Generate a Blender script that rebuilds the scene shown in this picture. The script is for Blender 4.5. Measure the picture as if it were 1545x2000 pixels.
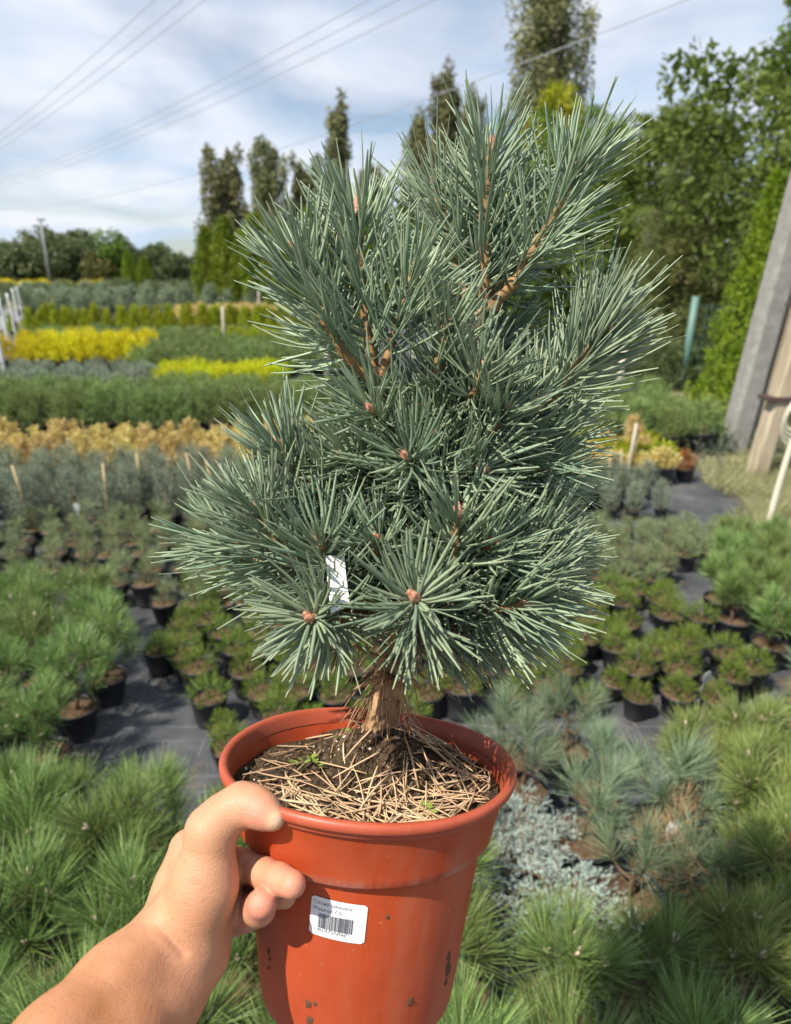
import bpy, math, random
import numpy as np
from mathutils import Vector, Matrix

R = math.radians
sc = bpy.context.scene
for o in list(bpy.data.objects):
    bpy.data.objects.remove(o)
COL = sc.collection

# ------------------------------------------------------------------ camera
PITCH = R(19.04)
CAMH = 1.5
FPX = 1333.0                      # focal length in pixels of the 1545x2000 frame
cam_d = bpy.data.cameras.new("camera")
cam = bpy.data.objects.new("camera", cam_d)
COL.objects.link(cam)
cam_d.sensor_fit = 'VERTICAL'
cam_d.sensor_height = 36.0
cam_d.sensor_width = 27.81
cam_d.lens = 24.0
cam_d.clip_start = 0.02
cam_d.clip_end = 2000
cam.location = (0, 0, CAMH)
cam.rotation_euler = (R(90) - PITCH, 0, 0)
cam_d.dof.use_dof = True
cam_d.dof.focus_distance = 0.525
cam_d.dof.aperture_fstop = 7.0
sc.camera = cam

# ------------------------------------------------------------------ sun and sky
SUNV = Vector((-0.46, -0.36, 0.81)).normalized()
sun_d = bpy.data.lights.new("sun", 'SUN')
sun_d.energy = 4.6
sun_d.angle = R(0.6)
sun_d.color = (1.0, 0.93, 0.81)
sun = bpy.data.objects.new("sun", sun_d)
COL.objects.link(sun)
sun.rotation_euler = (-SUNV).to_track_quat('-Z', 'Y').to_euler()

world = bpy.data.worlds.new("World")
sc.world = world
world.use_nodes = True
wn, wl = world.node_tree.nodes, world.node_tree.links
wn.clear()


def wnode(t, **k):
    n = wn.new(t)
    for a, b in k.items():
        setattr(n, a, b)
    return n


sky = wnode('ShaderNodeTexSky', sky_type='NISHITA', sun_disc=False)
sky.sun_elevation = math.asin(SUNV.z)
sky.sun_rotation = math.atan2(SUNV.x, SUNV.y)
sky.air_density = 1.0
sky.dust_density = 0.8
sky.ozone_density = 2.0
tc = wnode('ShaderNodeTexCoord')
sep = wnode('ShaderNodeSeparateXYZ')
wl.new(tc.outputs['Generated'], sep.inputs[0])
zz = wnode('ShaderNodeMath', operation='ADD')
zm = wnode('ShaderNodeMath', operation='MAXIMUM')
zm.inputs[1].default_value = 0.0
wl.new(sep.outputs['Z'], zm.inputs[0])
wl.new(zm.outputs[0], zz.inputs[0])
zz.inputs[1].default_value = 0.16
dx = wnode('ShaderNodeMath', operation='DIVIDE')
dy = wnode('ShaderNodeMath', operation='DIVIDE')
wl.new(sep.outputs['X'], dx.inputs[0]); wl.new(zz.outputs[0], dx.inputs[1])
wl.new(sep.outputs['Y'], dy.inputs[0]); wl.new(zz.outputs[0], dy.inputs[1])
cmb = wnode('ShaderNodeCombineXYZ')
wl.new(dx.outputs[0], cmb.inputs[0]); wl.new(dy.outputs[0], cmb.inputs[1])
cmb.inputs[2].default_value = 2.7
n1 = wnode('ShaderNodeTexNoise')
n1.inputs['Scale'].default_value = 0.95
n1.inputs['Detail'].default_value = 7
n1.inputs['Roughness'].default_value = 0.52
n1.inputs['Distortion'].default_value = 0.35
wl.new(cmb.outputs[0], n1.inputs['Vector'])
rmp = wnode('ShaderNodeValToRGB')
rmp.color_ramp.elements[0].position = 0.30
rmp.color_ramp.elements[0].color = (0, 0, 0, 1)
rmp.color_ramp.elements[1].position = 0.58
rmp.color_ramp.elements[1].color = (1, 1, 1, 1)
wl.new(n1.outputs['Fac'], rmp.inputs[0])
cf = wnode('ShaderNodeMath', operation='MULTIPLY')
cf.inputs[1].default_value = 0.92
wl.new(rmp.outputs[0], cf.inputs[0])
# second noise: grey bellies of the clouds
n2 = wnode('ShaderNodeTexNoise')
n2.inputs['Scale'].default_value = 1.7
n2.inputs['Detail'].default_value = 5
wl.new(cmb.outputs[0], n2.inputs['Vector'])
ccol = wnode('ShaderNodeMix', data_type='RGBA')
ccol.inputs['A'].default_value = (4.9, 6.0, 7.5, 1)
ccol.inputs['B'].default_value = (7.3, 7.6, 8.2, 1)
mr = wnode('ShaderNodeMapRange')
mr.inputs['From Min'].default_value = 0.36
mr.inputs['From Max'].default_value = 0.62
wl.new(n2.outputs['Fac'], mr.inputs['Value'])
wl.new(mr.outputs[0], ccol.inputs['Factor'])
smix = wnode('ShaderNodeMix', data_type='RGBA')
wl.new(cf.outputs[0], smix.inputs['Factor'])
wl.new(sky.outputs[0], smix.inputs['A'])
wl.new(ccol.outputs['Result'], smix.inputs['B'])
bg = wnode('ShaderNodeBackground')
bg.inputs['Strength'].default_value = 0.085
wl.new(smix.outputs['Result'], bg.inputs['Color'])
wo = wnode('ShaderNodeOutputWorld')
wl.new(bg.outputs[0], wo.inputs[0])

vs = sc.view_settings
vs.view_transform = 'Standard'
vs.look = 'None'
vs.gamma = 1
vs.exposure = 0.6
sc.render.engine = 'CYCLES'
sc.cycles.use_denoising = True
try:
    sc.cycles.denoiser = 'OPENIMAGEDENOISE'
except Exception:
    pass
sc.cycles.max_bounces = 6
sc.cycles.diffuse_bounces = 3
sc.cycles.transmission_bounces = 3
sc.cycles.caustics_reflective = False
sc.cycles.caustics_refractive = False
sc.cycles.sample_clamp_indirect = 6

# ------------------------------------------------------------------ helpers
FWD = Vector((0, math.cos(PITCH), -math.sin(PITCH)))
UP = Vector((0, math.sin(PITCH), math.cos(PITCH)))
RIGHT = Vector((1, 0, 0))
CAMP = Vector((0, 0, CAMH))
nFWD, nUP, nRIGHT, nCAMP = (np.array(v) for v in (FWD, UP, RIGHT, CAMP))


def P(px, py, d):
    """point at distance d along the viewing axis"""
    return nCAMP + nFWD * d + nRIGHT * ((px - 772.5) / FPX * d) + nUP * ((1000 - py) / FPX * d)


def proj(p):
    v = np.asarray(p) - nCAMP
    d = v @ nFWD
    if d < 0.05:
        return None
    return (772.5 + FPX * (v @ nRIGHT) / d, 1000 - FPX * (v @ nUP) / d, d)


def tag(o, label=None, cat=None, group=None, kind=None):
    if label: o['label'] = label
    if cat: o['category'] = cat
    if group: o['group'] = group
    if kind: o['kind'] = kind
    return o


def empty(name, loc=(0, 0, 0), rz=0, label=None, cat=None, group=None):
    o = bpy.data.objects.new(name, None)
    o.empty_display_size = 0.05
    COL.objects.link(o)
    o.location = loc
    o.rotation_euler = (0, 0, rz)
    return tag(o, label, cat, group)


def obj(name, me, parent=None, kind=None):
    o = bpy.data.objects.new(name, me)
    COL.objects.link(o)
    if parent is not None:
        o.parent = parent
    if kind: o['kind'] = kind
    return o


CH = {}


def copy_tree(root, loc, rz=0, s=1.0, swap=None, skip=(), tilt=(0, 0)):
    """copy of a thing with its parts and their sub-parts"""
    c = root.copy()
    COL.objects.link(c)
    c.location = loc
    c.rotation_euler = (tilt[0], tilt[1], rz)
    c.scale = (s, s, s)
    for ch in CH[root.name]:
        if ch.name.split('.')[0] in skip:
            continue
        k = ch.copy()
        COL.objects.link(k)
        k.parent = c
        if swap and ch.name.split('.')[0] in swap:
            k.data = swap[ch.name.split('.')[0]]
        for g in CH.get(ch.name, []):
            m = g.copy()
            COL.objects.link(m)
            m.parent = k
    return c


def note(root):
    """remember the children lists once, so copying stays fast"""
    CH[root.name] = list(root.children)
    for c in root.children:
        CH[c.name] = list(c.children)


class MB:
    def __init__(self):
        self.v, self.q, self.t = [], [], []
        self.a = {}
        self.n = 0
        self.qm, self.tm = [], []

    def add(self, v, q=None, t=None, mat=0, **attrs):
        v = np.asarray(v, dtype=np.float64).reshape(-1, 3)
        k = len(v)
        if q is not None and len(q):
            q = np.asarray(q, dtype=np.int64).reshape(-1, 4)
            self.q.append(q + self.n); self.qm.append(np.full(len(q), mat))
        if t is not None and len(t):
            t = np.asarray(t, dtype=np.int64).reshape(-1, 3)
            self.t.append(t + self.n); self.tm.append(np.full(len(t), mat))
        for name in set(self.a) | set(attrs):
            if name not in self.a:
                self.a[name] = [np.zeros(self.n)] if self.n else []
            val = attrs.get(name, 0.0)
            self.a[name].append(np.broadcast_to(np.asarray(val, dtype=np.float64), (k,)))
        self.v.append(v)
        self.n += k
        return self

    def mesh(self, name, mats, smooth=True, off=(0, 0, 0)):
        me = bpy.data.meshes.new(name)
        v = np.concatenate(self.v) - np.asarray(off)
        q = np.concatenate(self.q) if self.q else np.zeros((0, 4), int)
        t = np.concatenate(self.t) if self.t else np.zeros((0, 3), int)
        me.vertices.add(len(v))
        me.vertices.foreach_set('co', v.astype(np.float32).ravel())
        loops = np.concatenate([q.ravel(), t.ravel()]).astype(np.int32)
        me.loops.add(len(loops))
        me.loops.foreach_set('vertex_index', loops)
        npoly = len(q) + len(t)
        me.polygons.add(npoly)
        st = np.concatenate([np.arange(len(q)) * 4, len(q) * 4 + np.arange(len(t)) * 3]).astype(np.int32)
        me.polygons.foreach_set('loop_start', st)
        mi = np.concatenate([np.concatenate(self.qm) if self.qm else np.zeros(0), np.concatenate(self.tm) if self.tm else np.zeros(0)]).astype(np.int32)
        me.polygons.foreach_set('material_index', mi)
        me.polygons.foreach_set('use_smooth', np.full(npoly, smooth))
        for an, lst in self.a.items():
            at = me.attributes.new(an, 'FLOAT', 'POINT')
            at.data.foreach_set('value', np.concatenate(lst).astype(np.float32))
        me.update(calc_edges=True)
        for m in (mats if isinstance(mats, (list, tuple)) else [mats]):
            me.materials.append(m)
        return me


def nrm(a):
    a = np.asarray(a, dtype=float)
    return a / np.maximum(np.linalg.norm(a, axis=-1, keepdims=True), 1e-9)


def needles(mb, base, d, bend, L, W, segs=3, flat=False, thick=0.6, rng=None, mat=0, rr=None, taper=0.25):
    """many needles at once: base (N,3), unit direction, bend vector (N,3), length, width"""
    rng = rng or np.random.default_rng(0)
    N = len(base)
    if N == 0:
        return
    L = np.broadcast_to(L, (N,)); W = np.broadcast_to(W, (N,))
    ref = nrm(rng.normal(size=(N, 3)))
    side = nrm(np.cross(d, ref))
    nor = np.cross(d, side)
    ts = np.linspace(0, 1, segs + 1)
    rings = []
    tt = []
    for t in ts:
        p = base + L[:, None] * (t * d + t * t * bend)
        if t == 0: w = 0.55
        elif t == 1: w = taper
        else: w = 1.0 - 0.15 * t
        if flat:
            ring = np.stack([p - side * (W * w / 2)[:, None], p + side * (W * w / 2)[:, None]], 1)
        else:
            a = side * (W * w / 2)[:, None]; b = nor * (W * w / 2 * thick)[:, None]
            ring = np.stack([p - a, p - b, p + a, p + b], 1)
        rings.append(ring)
        tt.append(np.full(ring.shape[:2], t))
    V = np.stack(rings, 1)      # N, segs+1, k, 3
    T = np.stack(tt, 1)
    k = V.shape[2]
    n_per = (segs + 1) * k
    q = []
    for s in range(segs):
        for j in range(k if not flat else 1):
            j2 = (j + 1) % k
            q.append([s * k + j, s * k + j2, (s + 1) * k + j2, (s + 1) * k + j])
    q = np.array(q)
    Q = (q[None] + (np.arange(N) * n_per)[:, None, None]).reshape(-1, 4)
    if rr is None:
        rr = rng.random(N)
    mb.add(V.reshape(-1, 3), Q, mat=mat, tt=T.reshape(-1), rr=np.repeat(rr, n_per))


def tube(mb, pts, rad, n=8, mat=0, cap=True, jitter=0, rng=None, **attrs):
    pts = np.asarray(pts, float); rad = np.broadcast_to(np.asarray(rad, float), (len(pts),))
    tan = nrm(np.gradient(pts, axis=0))
    ref = np.array([0.0, 0, 1]) if abs(tan[0][2]) < 0.9 else np.array([1.0, 0, 0])
    vs_ = []
    u = nrm(np.cross(tan[0], ref))
    for i in range(len(pts)):
        u = nrm(u - tan[i] * (u @ tan[i]))
        w = np.cross(tan[i], u)
        a = np.arange(n) * 2 * math.pi / n
        rr_ = rad[i] * (1 + (rng.normal(size=n) * jitter if jitter else 0))
        vs_.append(pts[i] + (np.cos(a) * rr_)[:, None] * u + (np.sin(a) * rr_)[:, None] * w)
    V = np.concatenate(vs_)
    q = []
    for i in range(len(pts) - 1):
        for j in range(n):
            q.append([i * n + j, i * n + (j + 1) % n, (i + 1) * n + (j + 1) % n, (i + 1) * n + j])
    t = []
    if cap:
        V = np.concatenate([V, pts[:1], pts[-1:]])
        c0, c1 = len(V) - 2, len(V) - 1
        for j in range(n):
            t.append([c0, (j + 1) % n, j])
            t.append([c1, (len(pts) - 1) * n + j, (len(pts) - 1) * n + (j + 1) % n])
    mb.add(V, q, t, mat=mat, **attrs)
    return mb


def lathe(mb, prof, n=48, mat=0, wob=0):
    prof = np.asarray(prof, float)
    a = np.arange(n) * 2 * math.pi / n
    V = np.stack([np.stack([np.cos(a) * r, np.sin(a) * r, np.full(n, z)], 1) for r, z in prof]).reshape(-1, 3)
    q = [[i * n + j, i * n + (j + 1) % n, (i + 1) * n + (j + 1) % n, (i + 1) * n + j] for i in range(len(prof) - 1) for j in range(n)]
    mb.add(V, q, mat=mat)
    return mb


def box(mb, c, s, mat=0, rot=None):
    c = np.asarray(c, float); s = np.asarray(s, float) / 2
    V = np.array([[x, y, z] for x in (-1, 1) for y in (-1, 1) for z in (-1, 1)]) * s
    if rot is not None:
        V = V @ np.asarray(rot).T
    q = [[0, 1, 3, 2], [4, 6, 7, 5], [0, 4, 5, 1], [2, 3, 7, 6], [0, 2, 6, 4], [1, 5, 7, 3]]
    mb.add(V + c, q, mat=mat)
    return mb


def catmull(pts, n):
    pts = np.asarray(pts, float)
    p = np.concatenate([[2 * pts[0] - pts[1]], pts, [2 * pts[-1] - pts[-2]]])
    out = []
    m = len(pts) - 1
    for u in np.linspace(0, m, n):
        i = min(int(u), m - 1); t = u - i
        a, b, c, d = p[i:i + 4]
        out.append(0.5 * (2 * b + (c - a) * t + (2 * a - 5 * b + 4 * c - d) * t * t + (3 * b - a - 3 * c + d) * t ** 3))
    return np.array(out)


# ------------------------------------------------------------------ materials
class M:
    def __init__(s, name):
        s.m = bpy.data.materials.new(name)
        s.m.use_nodes = True
        s.n, s.l = s.m.node_tree.nodes, s.m.node_tree.links
        s.b = s.n['Principled BSDF']
        s.out = s.n['Material Output']

    def new(s, t, **k):
        n = s.n.new(t)
        for a, b in k.items():
            if a.startswith('i_'):
                n.inputs[a[2:].replace('_', ' ')].default_value = b
            else:
                setattr(n, a, b)
        return n

    def link(s, a, b):
        s.l.new(a, b)

    def coord(s, kind='Object', scale=None):
        t = s.new('ShaderNodeTexCoord')
        o = t.outputs[kind]
        if scale is not None:
            mp = s.new('ShaderNodeMapping')
            mp.inputs['Scale'].default_value = scale if hasattr(scale, '__len__') else (scale,) * 3
            s.link(o, mp.inputs[0]); o = mp.outputs[0]
        return o

    def noise(s, vec, scale, detail=4, rough=0.55, dist=0):
        n = s.new('ShaderNodeTexNoise')
        n.inputs['Scale'].default_value = scale
        n.inputs['Detail'].default_value = detail
        n.inputs['Roughness'].default_value = rough
        n.inputs['Distortion'].default_value = dist
        if vec is not None: s.link(vec, n.inputs['Vector'])
        return n.outputs['Fac']

    def ramp(s, fac, stops, mode='LINEAR'):
        r = s.new('ShaderNodeValToRGB')
        r.color_ramp.interpolation = mode
        e = r.color_ramp.elements
        while len(e) < len(stops): e.new(0.5)
        for k, (p, c) in enumerate(stops):
            e[k].position = p
            c = c if hasattr(c, '__len__') else (c, c, c)
            e[k].color = (*c[:3], 1)
        s.link(fac, r.inputs[0])
        return r.outputs[0]

    def mix(s, fac, a, b, mode='MIX'):
        n = s.new('ShaderNodeMix', data_type='RGBA', blend_type=mode)
        for key, v in (('Factor', fac), ('A', a), ('B', b)):
            if isinstance(v, bpy.types.NodeSocket): s.link(v, n.inputs[key])
            elif key == 'Factor': n.inputs[key].default_value = v
            else: n.inputs[key].default_value = (*v[:3], 1)
        return n.outputs['Result']

    def math(s, op, a, b=0.0, clamp=False):
        n = s.new('ShaderNodeMath', operation=op, use_clamp=clamp)
        for i, v in enumerate((a, b)):
            if isinstance(v, bpy.types.NodeSocket): s.link(v, n.inputs[i])
            else: n.inputs[i].default_value = v
        return n.outputs[0]

    def attr(s, name):
        a = s.new('ShaderNodeAttribute', attribute_name=name)
        return a.outputs['Fac']

    def base(s, c, rough=0.6, spec=0.5):
        if isinstance(c, bpy.types.NodeSocket): s.link(c, s.b.inputs['Base Color'])
        else: s.b.inputs['Base Color'].default_value = (*c[:3], 1)
        if isinstance(rough, bpy.types.NodeSocket): s.link(rough, s.b.inputs['Roughness'])
        else: s.b.inputs['Roughness'].default_value = rough
        s.b.inputs['Specular IOR Level'].default_value = spec
        return s

    def bump(s, h, strength=0.3, dist=0.01):
        n = s.new('ShaderNodeBump')
        n.inputs['Strength'].default_value = strength
        n.inputs['Distance'].default_value = dist
        s.link(h, n.inputs['Height'])
        s.link(n.outputs[0], s.b.inputs['Normal'])
        return s


def objrand(m):
    return m.new('ShaderNodeObjectInfo').outputs['Random']


def foliage(name, dark, mid, light, rough=0.45, trans=0.25, spec=0.4, dead=None, tipc=None, patch=6.0, hv=0.25):
    """needle or leaf colour: varies needle by needle (rr), along the needle (tt), in patches and from plant to plant"""
    m = M(name)
    r = m.attr('rr')
    stops = [(0.0, dark), (0.5, mid), (1.0, light)]
    if dead:
        stops = [(0.0, dark), (0.45, mid), (0.9, light), (0.96, dead)]
    c = m.ramp(r, stops)
    nz = m.noise(m.coord('Object'), patch, 2)
    c = m.mix(m.ramp(nz, [(0.3, 0.0), (0.7, 0.5)]), c, light)
    ov = m.math('ADD', m.math('MULTIPLY', objrand(m), hv), 1 - hv / 2)
    hs = m.new('ShaderNodeHueSaturation')
    m.link(c, hs.inputs['Color']); m.link(ov, hs.inputs['Value'])
    hue = m.math('ADD', m.math('MULTIPLY', objrand(m), 0.03), 0.485)
    m.link(hue, hs.inputs['Hue'])
    c = hs.outputs[0]
    if tipc:
        c = m.mix(m.ramp(m.attr('tt'), [(0.0, 0.0), (0.85, 0.0), (1.0, 0.7)]), c, tipc)
    m.base(c, rough, spec)
    if trans:
        tr = m.new('ShaderNodeBsdfTranslucent')
        m.link(c, tr.inputs['Color'])
        mx = m.new('ShaderNodeMixShader')
        mx.inputs[0].default_value = trans
        m.link(m.b.outputs[0], mx.inputs[1]); m.link(tr.outputs[0], mx.inputs[2])
        m.link(mx.outputs[0], m.out.inputs[0])
    return m.m


def barkmat(name, c1, c2, c3, scale=60, bump=0.6, dist=0.002):
    m = M(name)
    co = m.coord('Object')
    n = m.noise(co, scale, 5, 0.65, 0.4)
    n2 = m.noise(co, scale * 0.3, 3)
    c = m.ramp(n, [(0.3, c1), (0.5, c2), (0.72, c3)])
    c = m.mix(m.ramp(n2, [(0.4, 0.0), (0.65, 0.6)]), c, c1)
    m.base(c, 0.85, 0.2)
    m.bump(n, bump, dist)
    return m.m


MT = {}
# --- ground cloth: black woven weed fabric with pale marker threads, dust and dropped needles
m = M('weed_fabric')
co = m.coord('Object')
sepn = m.new('ShaderNodeSeparateXYZ')
m.link(co, sepn.inputs[0])
wob = m.math('MULTIPLY', m.noise(co, 1.3, 2), 0.10)


def thread(axis, period, w, off=0.0):
    v = m.math('ADD', m.math('ADD', sepn.outputs[axis], wob), off)
    f = m.math('FRACT', m.math('DIVIDE', v, period))
    return m.math('LESS_THAN', f, w / period)


dust = m.noise(co, 3.5, 6, 0.62)
fine = m.noise(co, 60, 3, 0.6)
c = m.ramp(dust, [(0.30, (0.032, 0.036, 0.043)), (0.55, (0.075, 0.079, 0.087)), (0.75, (0.16, 0.155, 0.145))])
deb = m.math('MULTIPLY', m.ramp(m.noise(co, 2.1, 5, 0.7), [(0.56, 0.0), (0.66, 1.0)]), m.ramp(fine, [(0.42, 0.0), (0.55, 1.0)]))
c = m.mix(m.math('MULTIPLY', deb, 0.8), c, (0.20, 0.12, 0.065))
lines = m.math('MAXIMUM', thread(1, 0.26, 0.006), m.math('MAXIMUM', thread(1, 0.26, 0.004, 0.07), thread(0, 0.30, 0.005)))
lines = m.math('MULTIPLY', lines, m.ramp(m.noise(co, 9, 3), [(0.35, 0.15), (0.6, 0.8)]))
c = m.mix(m.math('MULTIPLY', lines, 0.6), c, (0.22, 0.235, 0.245))
m.base(c, m.ramp(dust, [(0.3, 0.42), (0.7, 0.75)]), 0.4)
weave = m.noise(m.coord('Object', (700, 90, 1)), 1.0, 1)
wr = m.noise(co, 5.0, 4, 0.6, 0.6)
m.bump(m.math('ADD', m.math('MULTIPLY', weave, 0.12), wr), 0.55, 0.03)
MT['fabric'] = m.m

m = M('field_soil')
co = m.coord('Object')
c = m.ramp(m.noise(co, 0.35, 6, 0.65), [(0.3, (0.075, 0.085, 0.03)), (0.5, (0.13, 0.125, 0.05)), (0.7, (0.21, 0.17, 0.10))])
m.base(c, 0.95, 0.1).bump(m.noise(co, 9, 5), 0.5, 0.05)
MT['field'] = m.m

m = M('sandy_road')
co = m.coord('Object')
c = m.ramp(m.noise(co, 0.8, 6, 0.65), [(0.3, (0.30, 0.25, 0.18)), (0.7, (0.44, 0.37, 0.28))])
m.base(c, 0.95, 0.1)
MT['road'] = m.m

m = M('grey_path')
co = m.coord('Object')
c = m.ramp(m.noise(co, 2.2, 6, 0.7), [(0.3, (0.15, 0.155, 0.165)), (0.7, (0.27, 0.275, 0.285))])
m.base(c, 0.9, 0.2).bump(m.noise(co, 40, 4), 0.3, 0.01)
MT['grey_path'] = m.m

m = M('grass_soil')
co = m.coord('Object')
c = m.ramp(m.noise(co, 4, 6, 0.7), [(0.3, (0.11, 0.11, 0.055)), (0.55, (0.20, 0.19, 0.10)), (0.75, (0.29, 0.25, 0.17))])
m.base(c, 0.95, 0.1).bump(m.noise(co, 40, 4), 0.6, 0.03)
MT['grass_soil'] = m.m

# --- black nursery pot, its compost
m = M('black_pot')
co = m.coord('Object')
n = m.noise(co, 25, 5, 0.65)
c = m.ramp(n, [(0.35, (0.022, 0.024, 0.029)), (0.62, (0.038, 0.040, 0.047)), (0.8, (0.085, 0.08, 0.075))])
m.base(c, m.ramp(n, [(0.3, 0.38), (0.7, 0.6)]), 0.45)
MT['black_pot'] = m.m
m = M('compost')
co = m.coord('Object')
n = m.noise(co, 90, 5, 0.7)
c = m.ramp(n, [(0.3, (0.045, 0.030, 0.020)), (0.5, (0.13, 0.085, 0.052)), (0.72, (0.26, 0.17, 0.10))])
m.base(c, 0.95, 0.1).bump(n, 0.8, 0.01)
MT['compost'] = m.m
MT['bark_dull'] = barkmat('bark_dull', (0.07, 0.045, 0.03), (0.15, 0.10, 0.06), (0.24, 0.17, 0.11), 40)
MT['bark_tree'] = barkmat('bark_tree', (0.05, 0.042, 0.034), (0.10, 0.085, 0.07), (0.17, 0.15, 0.125), 6, 0.8, 0.03)
m = M('bamboo')
n = m.noise(m.coord('Object', (30, 30, 6)), 1, 3)
m.base(m.ramp(n, [(0.3, (0.38, 0.27, 0.13)), (0.7, (0.55, 0.42, 0.23))]), 0.6)
MT['bamboo'] = m.m
m = M('white_plastic'); m.base((0.8, 0.8, 0.78), 0.45)
MT['white_plastic'] = m.m

# --- foliage colours (dark, mid, light)
MT['scots'] = foliage('scots_needles', (0.098, 0.170, 0.115), (0.230, 0.330, 0.222), (0.405, 0.490, 0.315), 0.42, 0.10, 0.42, patch=22, tipc=(0.40, 0.45, 0.29), hv=0.10)
MT['scots_dead'] = foliage('dry_needles', (0.20, 0.105, 0.05), (0.34, 0.20, 0.10), (0.50, 0.34, 0.19), 0.6, 0.05, 0.25, hv=0.05)
MT['litter'] = foliage('litter_needles', (0.24, 0.12, 0.06), (0.50, 0.32, 0.17), (0.72, 0.55, 0.35), 0.6, 0.0, 0.25, hv=0.05)
MT['blackpine'] = foliage('long_pine_needles', (0.060, 0.120, 0.024), (0.145, 0.240, 0.058), (0.29, 0.39, 0.135), 0.4, 0.12, 0.4, patch=9)
MT['blackpine_y'] = foliage('long_pine_needles_pale', (0.10, 0.160, 0.034), (0.195, 0.270, 0.066), (0.34, 0.41, 0.14), 0.4, 0.14, 0.4, patch=9)
MT['bluepine'] = foliage('soft_blue_pine_needles', (0.11, 0.175, 0.095), (0.21, 0.295, 0.165), (0.34, 0.43, 0.27), 0.4, 0.25, 0.4, patch=9)
MT['mugo'] = foliage('dwarf_pine_needles', (0.075, 0.125, 0.016), (0.145, 0.215, 0.030), (0.24, 0.32, 0.060), 0.45, 0.2, 0.35, patch=12)
MT['column'] = foliage('column_pine_needles', (0.115, 0.155, 0.068), (0.215, 0.270, 0.125), (0.33, 0.385, 0.20), 0.45, 0.2, 0.35, patch=9)
MT['greyjun'] = foliage('grey_juniper_needles', (0.115, 0.150, 0.098), (0.210, 0.255, 0.175), (0.32, 0.37, 0.265), 0.5, 0.2, 0.3, patch=7)
MT['gold'] = foliage('golden_leaves', (0.38, 0.28, 0.07), (0.60, 0.47, 0.15), (0.78, 0.66, 0.30), 0.5, 0.25, 0.3, patch=10)
MT['greenjun'] = foliage('green_juniper_needles', (0.085, 0.14, 0.036), (0.170, 0.245, 0.072), (0.28, 0.36, 0.125), 0.5, 0.2, 0.3, patch=5)
MT['yellow'] = foliage('yellow_cypress', (0.30, 0.27, 0.004), (0.56, 0.49, 0.008), (0.78, 0.68, 0.02), 0.5, 0.25, 0.3, patch=5)
MT['yellowgreen'] = foliage('yellow_green_thuja', (0.085, 0.13, 0.008), (0.23, 0.28, 0.012), (0.46, 0.48, 0.02), 0.5, 0.25, 0.3, patch=4)
MT['chartreuse'] = foliage('chartreuse_barberry', (0.30, 0.34, 0.004), (0.50, 0.54, 0.008), (0.66, 0.70, 0.02), 0.5, 0.3, 0.3, patch=5)
MT['bluegreen'] = foliage('blue_green_spruce', (0.13, 0.18, 0.10), (0.23, 0.29, 0.175), (0.33, 0.39, 0.25), 0.5, 0.2, 0.3, patch=3)
MT['orange'] = foliage('orange_leaves', (0.20, 0.11, 0.03), (0.42, 0.18, 0.05), (0.52, 0.30, 0.10), 0.5, 0.25, 0.3)
MT['silver'] = foliage('silver_blue_juniper', (0.24, 0.33, 0.30), (0.40, 0.51, 0.46), (0.62, 0.72, 0.66), 0.5, 0.15, 0.3, dead=(0.35, 0.24, 0.12), patch=14)
MT['thuja'] = foliage('thuja_leaves', (0.055, 0.100, 0.006), (0.135, 0.195, 0.010), (0.26, 0.32, 0.02), 0.5, 0.12, 0.3, patch=3)
MT['poplar'] = foliage('poplar_leaves', (0.095, 0.115, 0.042), (0.195, 0.205, 0.085), (0.32, 0.315, 0.160), 0.6, 0.25, 0.25, patch=0.8)
MT['ash'] = foliage('ash_leaves', (0.060, 0.108, 0.020), (0.115, 0.185, 0.034), (0.20, 0.285, 0.060), 0.6, 0.4, 0.2, patch=1.2)
MT['bush'] = foliage('far_tree_leaves', (0.055, 0.082, 0.030), (0.10, 0.135, 0.052), (0.165, 0.20, 0.085), 0.5, 0.3, 0.3, patch=0.5)
MT['pinetree'] = foliage('garden_pine_needles', (0.055, 0.080, 0.022), (0.11, 0.13, 0.035), (0.19, 0.19, 0.060), 0.5, 0.2, 0.3, dead=(0.42, 0.24, 0.09), patch=1.2)
MT['grass'] = foliage('grass_blades', (0.15, 0.17, 0.07), (0.28, 0.29, 0.13), (0.46, 0.43, 0.25), 0.6, 0.3, 0.2, patch=2)

# ------------------------------------------------------------------ the setting: ground
def sheet(name, quad, z, mat, nx=1, ny=1, amp=0.0, seed=0):
    mb = MB()
    q4 = np.asarray(quad, float)
    g = np.random.default_rng(seed)
    ph = g.random(8) * 6.28
    V, Q = [], []
    for j in range(ny + 1):
        for i in range(nx + 1):
            u, v = i / nx, j / ny
            p = q4[0] * (1 - u) * (1 - v) + q4[1] * u * (1 - v) + q4[2] * u * v + q4[3] * (1 - u) * v
            h = amp * (math.sin(p[0] * 5 + ph[0]) * math.sin(p[1] * 4 + ph[1]) + 0.5 * math.sin(p[0] * 13 + ph[2] + p[1] * 3) * math.sin(p[1] * 11 + ph[3]))
            V.append([p[0], p[1], z + h])
    for j in range(ny):
        for i in range(nx):
            a = j * (nx + 1) + i
            Q.append([a, a + 1, a + nx + 2, a + nx + 1])
    mb.add(V, Q)
    return tag(obj(name, mb.mesh(name, mat)), kind='structure')


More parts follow.
